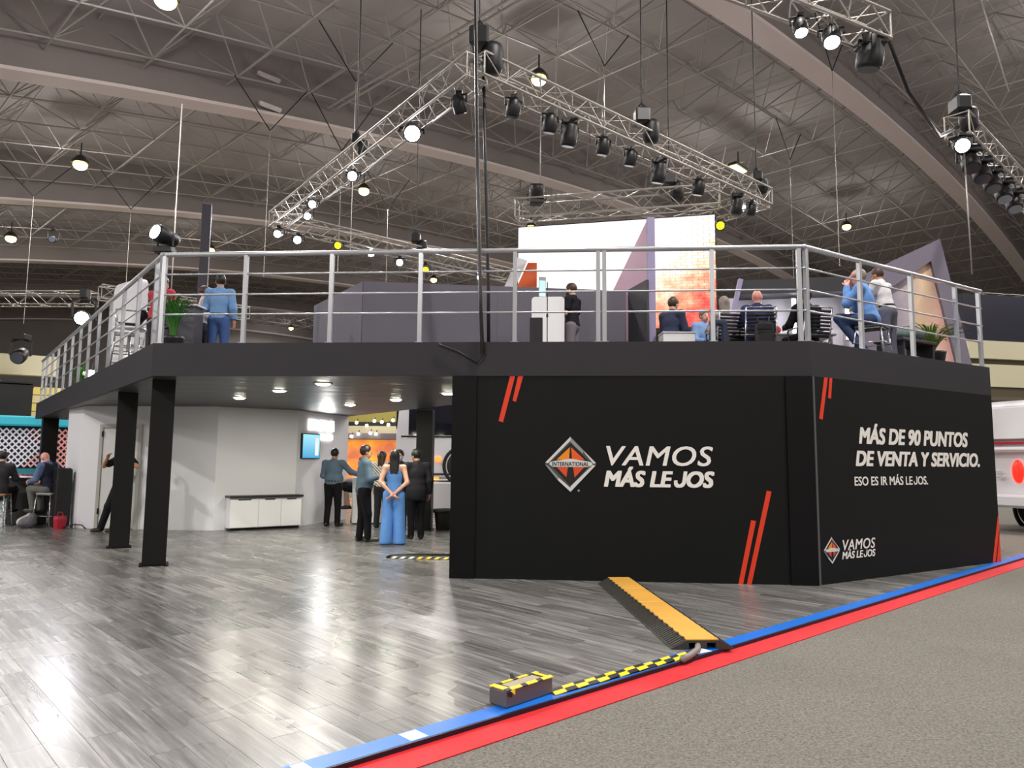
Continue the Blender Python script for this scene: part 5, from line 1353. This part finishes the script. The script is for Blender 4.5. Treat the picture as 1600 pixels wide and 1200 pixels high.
# striped cable cover in the passage
cc = empty('striped_cable_cover', (-1.32, 11.30, 0), R_(-3), 'flat black cable cover with yellow and white striped edge in the passage', 'cable cover')
MB().slab([(-.48, -.14, .0), (-.48, -.10, .03), (-.48, .10, .03), (-.48, .16, .0)], (1.06, 0, 0)).build('cover', m_blk, cc)
for k in range(8): MB().slab([(-.46 + .13 * k, -.145, .004), (-.40 + .13 * k, -.145, .004), (-.36 + .13 * k, -.108, .030), (-.42 + .13 * k, -.108, .030)], (0, -.004, .004)).build('stripe', m_yel if k > 2 else m_white, cc)
cable([(-.55, 11.5, .03), (-.95, 11.45, .035), (-1.4, 11.5, .03), (-1.8, 11.40, .025), (-1.85, 11.25, .02)], .02, 'floor_cable', 'black cable lying along the striped cable cover')

# bin
bn = empty('waste_bin', (-1.44, 15.95, 0), 0, 'dark grey waste bin beside the black column', 'bin')
MB().lathe([(.16, 0), (.20, .40), (.215, .41), (.215, .44), (.195, .44), (.15, .03)], n=20).build('body', mat('bin_grey', (52, 52, 52), .5), bn, True)
MB().lathe([(.19, .40), (.225, .43), (.225, .36), (.205, .36)], n=20).build('liner', m_blk, bn, True)

# white counter where the two men stand
ct = empty('white_counter', (-3.33, 17.35, 0), R_(14), 'white reception counter with rounded end between the two men in grey-blue shirts', 'counter')
pts = [(-.36, -.22)] + [(.22 + .20 * math.sin(R_(a)), -.22 + .20 - .20 * math.cos(R_(a))) for a in range(0, 91, 15)] + [(.42, .3), (-.36, .3)]
MB().prism(pts, .03, 1.03).build('body', m_white2, ct); MB().prism([(x * 1.05, y * 1.05) for x, y in pts], 1.03, 1.06).build('top', m_white2, ct)
MB().prism([(x * .95, y * .95) for x, y in pts], 0, .03).build('plinth', m_blk, ct)

# lit lettering and screen on the angled wall
FT = Face(WP[3], WP[4])
m_sign = mat('lit_letter', (255, 255, 255), emit=((255, 250, 246), 2.5))
sg = empty('lit_wall_sign', FT.p(1.0, 2.0, 0), 0, 'glaring white backlit lettering in two rows above the wall screen', 'sign')
def lit_row(t0, t1, z0, z1, n):
    w = (t1 - t0) / n
    for i in range(n):
        q = fworld(FT, t0 + i * w, t0 + (i + 1) * w - .012, z0 + (.012 if i % 3 == 1 else 0), z1 - (.014 if i % 3 == 2 else 0), .0, .035, 'letter', m_sign, sg)
lit_row(.42, 1.52, 2.14, 2.38, 7); lit_row(.86, 1.47, 1.92, 2.05, 5)
lamp('light', 'AREA', FT.p(1.0, 2.15, .12), 16, (1, .97, .94), sg, .5, FT.p(1.0, 2.1, 2))
def tv_mat():
    m = bpy.data.materials.new('tv_picture'); m.use_nodes = True; nt = m.node_tree; L = nt.links.new; b = nt.nodes['Principled BSDF']
    tc = nt.nodes.new('ShaderNodeTexCoord'); gr = nt.nodes.new('ShaderNodeSeparateXYZ'); L(tc.outputs['Generated'], gr.inputs[0])
    cr = nt.nodes.new('ShaderNodeValToRGB'); cr.color_ramp.elements[0].color = lin((60, 150, 196)); cr.color_ramp.elements[1].color = lin((150, 214, 232)); L(gr.outputs[2], cr.inputs['Fac'])
    b.inputs['Base Color'].default_value = (.02, .02, .02, 1); L(cr.outputs['Color'], b.inputs['Emission Color']); b.inputs['Emission Strength'].default_value = 1.0
    return m
tv = empty('wall_screen', FT.p(.5, 1.75, 0), 0, 'flat wall screen showing a light blue picture beside the lit lettering', 'screen')
fworld(FT, .14, .88, 1.48, 2.05, .0, .05, 'case', m_fix, tv); p_ = fworld(FT, .16, .86, 1.50, 2.03, .05, .054, 'picture', tv_mat(), tv)
fworld(FT, .66, .80, 1.56, 1.96, .054, .056, 'picture_figure', mat('tv_pale', (230, 226, 222), emit=((230, 220, 215), .7)), tv)

# power cable by the white wall, red bag under the stool, bags, dark draped cabinet
cable([(-9.2, 15.35, .02), (-9.0, 15.3, .10), (-8.8, 15.32, .09), (-8.7, 15.3, .015)], .012, 'floor_cable', 'black cable loop on the floor by the left end of the white wall')
hd = empty('high_table', (-10.62, 16.35, 0), R_(78), 'dark high table with pale top and papers beside the bald man', 'table')
MB().rbox((0, 0, 1.03), (.55, .95, .04), .01).build('top', m_white, hd); MB().rbox((0, 0, .5), (.40, .7, 1.0), .02).build('pedestal', m_seatblk, hd)
for i, (x, y, c) in enumerate(((.1, -.25, (150, 70, 80)), (-.05, .05, (120, 60, 70)), (.08, .3, (220, 214, 206)))):
    o = MB().rbox((0, 0, .02), (.2, .16, .04), .006).build('paper_stack', mat('paper_%d' % i, c, .6), None); o.location = (-10.62 + y, 16.35 + x * .6, 1.052); o.rotation_euler = (0, 0, .3 * i)
    props(o, ['dark red folder on the high table, nearest the bald man', 'maroon folder in the middle of the high table', 'pale paper stack on the far end of the high table'][i], 'folder')
bk = empty('equipment_case', (-9.50, 15.72, 0), R_(-40), 'tall black equipment case behind the bald man', 'case')
MB().rbox((0, 0, .62), (.26, .30, 1.24), .03).build('body', m_seatblk, bk); MB().box((0, -.155, .95), (.12, .01, .04)).build('handle', m_chrome, bk)
rg = empty('red_bag', (-9.30, 15.40, 0), .2, 'small red carrier bag on the floor beside the black equipment case', 'bag')
MB().lathe([(.11, 0), (.13, .2), (.12, .26)], n=8).build('body', mat('bag_red', (170, 20, 46), .5), rg); MB().tube([(-.06, 0, .25), (-.03, 0, .34), (.03, 0, .34), (.06, 0, .25)], .008, 6).build('handle', mat('bag_red', (170, 20, 46), .5), rg)
for i, (x, y, c, l) in enumerate(((-10.2, 15.75, (196, 196, 186), 'crumpled pale plastic bag on the floor by the bar stools'), (-10.0, 15.5, (90, 88, 94), 'grey rucksack on the floor under the bald man'))):
    o = sdf_part('floor_bag', [('e', (0, 0, .12), (.15, .12, .13)), ('e', (.05, .03, .22), (.09, .07, .09)), ('e', (-.09, -.04, .10), (.10, .09, .10))], mat('floor_bag_%d' % i, c, .6, bump=(9, .8, .06)), None, h=.025); o.location = (x, y, 0); props(o, l, 'bag')

# ================================================================== BACKGROUND
m_buswhite = mat('bus_white', (228, 228, 232), .25, coat=.4); m_glass = mat('bus_glass', (20, 22, 30), .06, spec=.8); m_tyre = mat('tyre', (22, 22, 22), .7); m_rim = mat('rim', (226, 226, 230), .3, .0)
m_redlamp = mat('red_lamp', (220, 20, 20), .3, emit=((255, 30, 16), 2.0)); m_orlamp = mat('orange_lamp', (255, 120, 40), .3, emit=((255, 110, 40), 2.0))
def bus(loc, rz, label, L=9.0, W=2.5, H=3.2, zf=.35, wheels=(1.9, 6.6), win=(1.57, 2.42), plain_end=False, lamps=True):
    """local: x along the length from the end at x=0, visible long side at y=-W/2"""
    r = empty('bus', loc, rz, label, 'bus')
    prof = [(0.06, zf), (0.0, zf + .3), (0.0, zf + 1.3), (.10, H - .35), (.30, H - .08), (.6, H), (L, H), (L, zf)]
    MB().slab([(x, -W / 2, z) for x, z in prof][::-1], (0, W, 0)).build('body', m_buswhite, r)
    n = 5; x0, x1 = .35, L - .4; w = (x1 - x0) / n
    for i in range(n): MB().box((x0 + w * (i + .5), -W / 2 - .005, zf + (win[0] + win[1]) / 2), (w - .05, .03, win[1] - win[0])).build('window', m_glass, r)
    MB().box((L / 2, -W / 2 - .008, zf + win[0] - .05), (L - .3, .02, .05)).build('window_rail', m_seatblk, r)
    MB().box((L / 2, -W / 2 - .004, zf + .08), (L - .2, .02, .05)).build('skirt_line', m_seatblk, r)
    for x in wheels:
        for s in (-1, 1):
            Rm = Matrix.Rotation(R_(90), 3, 'X')
            a = MB().lathe([(.30, -.13), (.46, -.14), (.50, -.10), (.50, .10), (.46, .14), (.30, .13)], (x, s * (W / 2 - .12), .50), 28, Rm).build('tyre', m_tyre, r, True)
            MB().lathe([(.05, -.16), (.12, -.16), (.14, -.12), (.29, -.15), (.29, .15), (.14, .12), (.12, .16), (.05, .16)], (x, s * (W / 2 - .12), .50), 20, Rm).build('rim', m_rim, a, True)
            MB().lathe([(.52, -.03), (.62, -.03), (.62, .02), (.52, .02), (.52, -.03)], (x, s * (W / 2 + .005), .50), 28, Rm, cap=False).build('wheel_arch', m_tyre, r, True)
    # end face
    if not plain_end: MB().box((-.012, 0, zf + 1.95), (.05, W - .5, .95)).build('end_window', m_glass, r)
    for y_ in (() if not lamps else (-.02, .95) if plain_end else (-W / 2 + .2, W / 2 - .2)): MB().ball((-.02, y_, zf + .78), (.06, .13, .26), 14, 10).build('tail_lamp', m_redlamp, r, True)
    MB().rbox((-.06, 0, zf + .12), (.22, W, .3), .06).build('bumper', m_buswhite, r)
    return r
pb_ = empty('display_plinth', (-2.9, 22.5, -.03), R_(3), 'low white display plinth under the bus behind the black column', 'plinth')
MB().rbox((5.0, 1.6, .42), (10.6, 3.6, .84), .03).build('body', m_white2, pb_); MB().box((5.0, 1.6, .03), (10.5, 3.5, .06)).build('base', m_white, pb_)
b1 = bus((-3.62, 24.0, .81), R_(3), 'white bus with dark windows on a white plinth behind the black column', 10, 2.5, 2.9, .16, wheels=(2.05, 7.5), win=(1.28, 2.28), lamps=False)
MB().lathe([(.10, 0), (.10, .02), (.05, .04)], (1.30, -1.255, .70), 14, Matrix.Rotation(R_(90), 3, 'X')).build('marker_lamp', m_orlamp, b1)
b2 = bus((11.35, 16.6, -.03), R_(24), 'white bus with glowing red lamps at the right edge beside the sign wall', 9, 2.5, 3.0, .58, wheels=(2.4, 6.8), plain_end=True)
MB().rbox((-.02, 0, 2.45), (.06, 2.2, .75), .05).build('upper_panel', m_white2, b2)
MB().box((-.03, 0, 2.0), (.07, 2.3, .06)).build('red_line', mat('bus_red_line', (170, 20, 40), .4), b2)
MB().rbox((-.06, 0, 1.85), (.2, 2.35, .12), .05).build('chrome_bar', m_buswhite, b2)
MB().tube([(-.05, .55, 1.35), (-.05, .30, 1.35), (-.05, .50, 1.22), (-.05, .25, 1.22)], .015, 6).build('emblem', m_chrome, b2)
MB().box((4.5, -1.262, 2.05), (9, .03, .10)).build('red_line', mat('bus_red_line', (170, 20, 40), .4), b2)
MB().box((4.5, -1.1, .55), (8.8, .2, .30)).build('red_skirt', mat('bus_red_skirt', (120, 12, 22), .5), b2)
lamp('light', 'POINT', (11.6, 15.2, 1.1), 60, (1, .1, .06), b2, .1)
b2.children[-1].location = b2.rotation_euler.to_matrix().inverted() @ (Vector((11.6, 15.0, 1.1)) - b2.location)
lr = empty('light_bar', (13.6, 16.4, 3.05), R_(24), 'long white lit bar above the bus at the right edge', 'light bar')
MB().rbox((0, 0, .1), (4.8, .12, .10), .02).build('tube', m_tube, lr); MB().rbox((0, .03, .19), (4.9, .2, .08), .02).build('housing', m_alu, lr)
for sx in (-2, 2): MB().tube([(sx, .05, .2), (sx, .05, 3.0)], .02, 6).build('hanger', m_alu, lr)

# orange stand, cream fascia with lamps seen through the passage
ob = empty('orange_stand', (-8.4, 40, -.03), R_(2), 'distant exhibition stand with a glowing orange wall seen through the passage', 'stand')
def orange_mat():
    m = bpy.data.materials.new('orange_wall'); m.use_nodes = True; nt = m.node_tree; L = nt.links.new; b = nt.nodes['Principled BSDF']
    tc = nt.nodes.new('ShaderNodeTexCoord'); n = nt.nodes.new('ShaderNodeTexNoise'); n.inputs['Scale'].default_value = .8; n.inputs['Detail'].default_value = 4; L(tc.outputs['Object'], n.inputs['Vector'])
    cr = nt.nodes.new('ShaderNodeValToRGB'); e = cr.color_ramp.elements; e[0].position = .38; e[0].color = lin((196, 106, 70)); e[1].position = .66; e[1].color = lin((255, 190, 50)); q = e.new(.5); q.color = lin((240, 140, 60))
    L(n.outputs['Fac'], cr.inputs['Fac']); L(cr.outputs['Color'], b.inputs['Base Color']); L(cr.outputs['Color'], b.inputs['Emission Color']); b.inputs['Emission Strength'].default_value = .5
    return m
MB().box((0, 0, 1.3), (9, .2, 2.6)).build('glowing_wall', orange_mat(), ob)
MB().box((0, -.2, 2.78), (9, .5, .30)).build('grey_fascia', mat('fascia_lilac', (112, 104, 112), .6), ob)
MB().box((0, .6, 3.15), (11, .4, .42)).build('cream_fascia', m_cream, ob)
MB().box((0, .6, 3.47), (11, .3, .22)).build('dark_band', m_seatblk, ob)
MB().box((1, 1.2, 4.3), (11, .3, 1.4)).build('olive_band', mat('olive_band', (176, 164, 84), .7), ob)
m_fary = mat('far_lamp', (255, 255, 240), emit=((255, 252, 230), 8.0))
for i, (x, z) in enumerate(((-.2, 3.45), (.35, 3.3), (.75, 3.55), (1.15, 3.5), (1.5, 3.35), (1.75, 3.6), (2.1, 3.5), (-.45, 2.72), (-.1, 2.85), (.55, 2.9), (.85, 2.85))):
    o = empty('far_spotlight', (-8.4 + x + .3, 39.4, z), 0, 'tiny white lamp on the distant orange stand', 'lamp', 'tiny lamps on the orange stand')
    MB().ball((0, 0, 0), .085, 8, 6).build('bulb', m_fary, o, True); MB().tube([(0, .05, .07), (0, .3, .2)], .03, 6).build('arm', m_seatblk, o)
# left: teal stand with lattice, black tower, yellow facade
ts = empty('teal_stand', (-17.5, 25.5, -.03), R_(34), 'teal exhibition stand with a glowing lattice screen at the left edge', 'stand')
m_teal = mat('teal_glow', (50, 150, 166), .4, emit=((40, 170, 190), .3)); m_tealp = mat('teal_panel', (30, 120, 136), .5)
MB().rbox((0, 0, 2.75), (6.2, .5, .34), .05).build('light_beam', m_teal, ts)
MB().box((0, .25, 1.6), (6.2, .1, 2.0)).build('back_panel', m_seatblk, ts)
MB().box((0, -.1, .55), (6.2, .3, 1.1)).build('counter', m_tealp, ts)
lat = [mat('lattice_blue', (60, 150, 214), .4, emit=((60, 150, 220), .35)), mat('lattice_pale', (206, 206, 214), .4, emit=((206, 200, 214), .15)), mat('lattice_rose', (206, 150, 146), .4, emit=((210, 140, 136), .2))]
for i in range(30):
    x = -2.9 + i * .195
    for s in (-1, 1):
        p, q = (x - s * .60, .1 - .03 * s, 1.15), (x + s * .60, .1 - .03 * s, 2.50)
        MB().bar(p, q, .035, .05).build('lattice_bar', lat[min(2, int((x + 2.95) / 2.0))], ts)
bt_ = empty('black_tower', (-21.35, 29, -.03), R_(34), 'black tower block at the left edge in front of the yellow facade', 'tower')
MB().rbox((0, 0, 2.2), (4.0, 2, 4.4), .05).build('body', m_seatblk, bt_); MB().box((0, 0, 4.43), (4.1, 2.1, .06)).build('cap', m_fix, bt_)
yf = empty('yellow_facade', (-24.5, 41, -.03), R_(30), 'yellow-lit facade with horizontal bands behind the left end of the deck', 'facade')
m_yb = mat('facade_yellow', (226, 206, 116), .6)
for i in range(5): MB().box((0, 0, 3.3 + .45 * i), (8, .4, .41)).build('band', m_yb if i % 2 == 0 else mat('facade_cream', (214, 200, 150), .6), yf)
MB().box((-2.6, .3, 6.5), (3.4, .6, 1.1)).build('upper_panel', m_cream, yf); MB().box((0, .2, 1.5), (8, .4, 3.0)).build('lower_wall', m_cream, yf)
for i, (x, z) in enumerate(((2.2, 4.9), (2.9, 4.7), (1.6, 6.0), (3.4, 4.8))):
    o = empty('facade_lamp', (-24.5 + x * .9, 40 + x * .5 - .8, z), 0, ['bright lamp in front of the yellow facade, lower left one', 'bright lamp in front of the yellow facade, lower middle one', 'upper bright lamp in front of the yellow facade', 'bright lamp in front of the yellow facade, beside the deck end'][i], 'lamp')
    MB().ball((0, 0, 0), (.42, .3, .24), 10, 6).build('bulb', m_fary, o, True); MB().tube([(0, 0, .2), (0, .3, .7)], .05, 6).build('arm', m_seatblk, o)
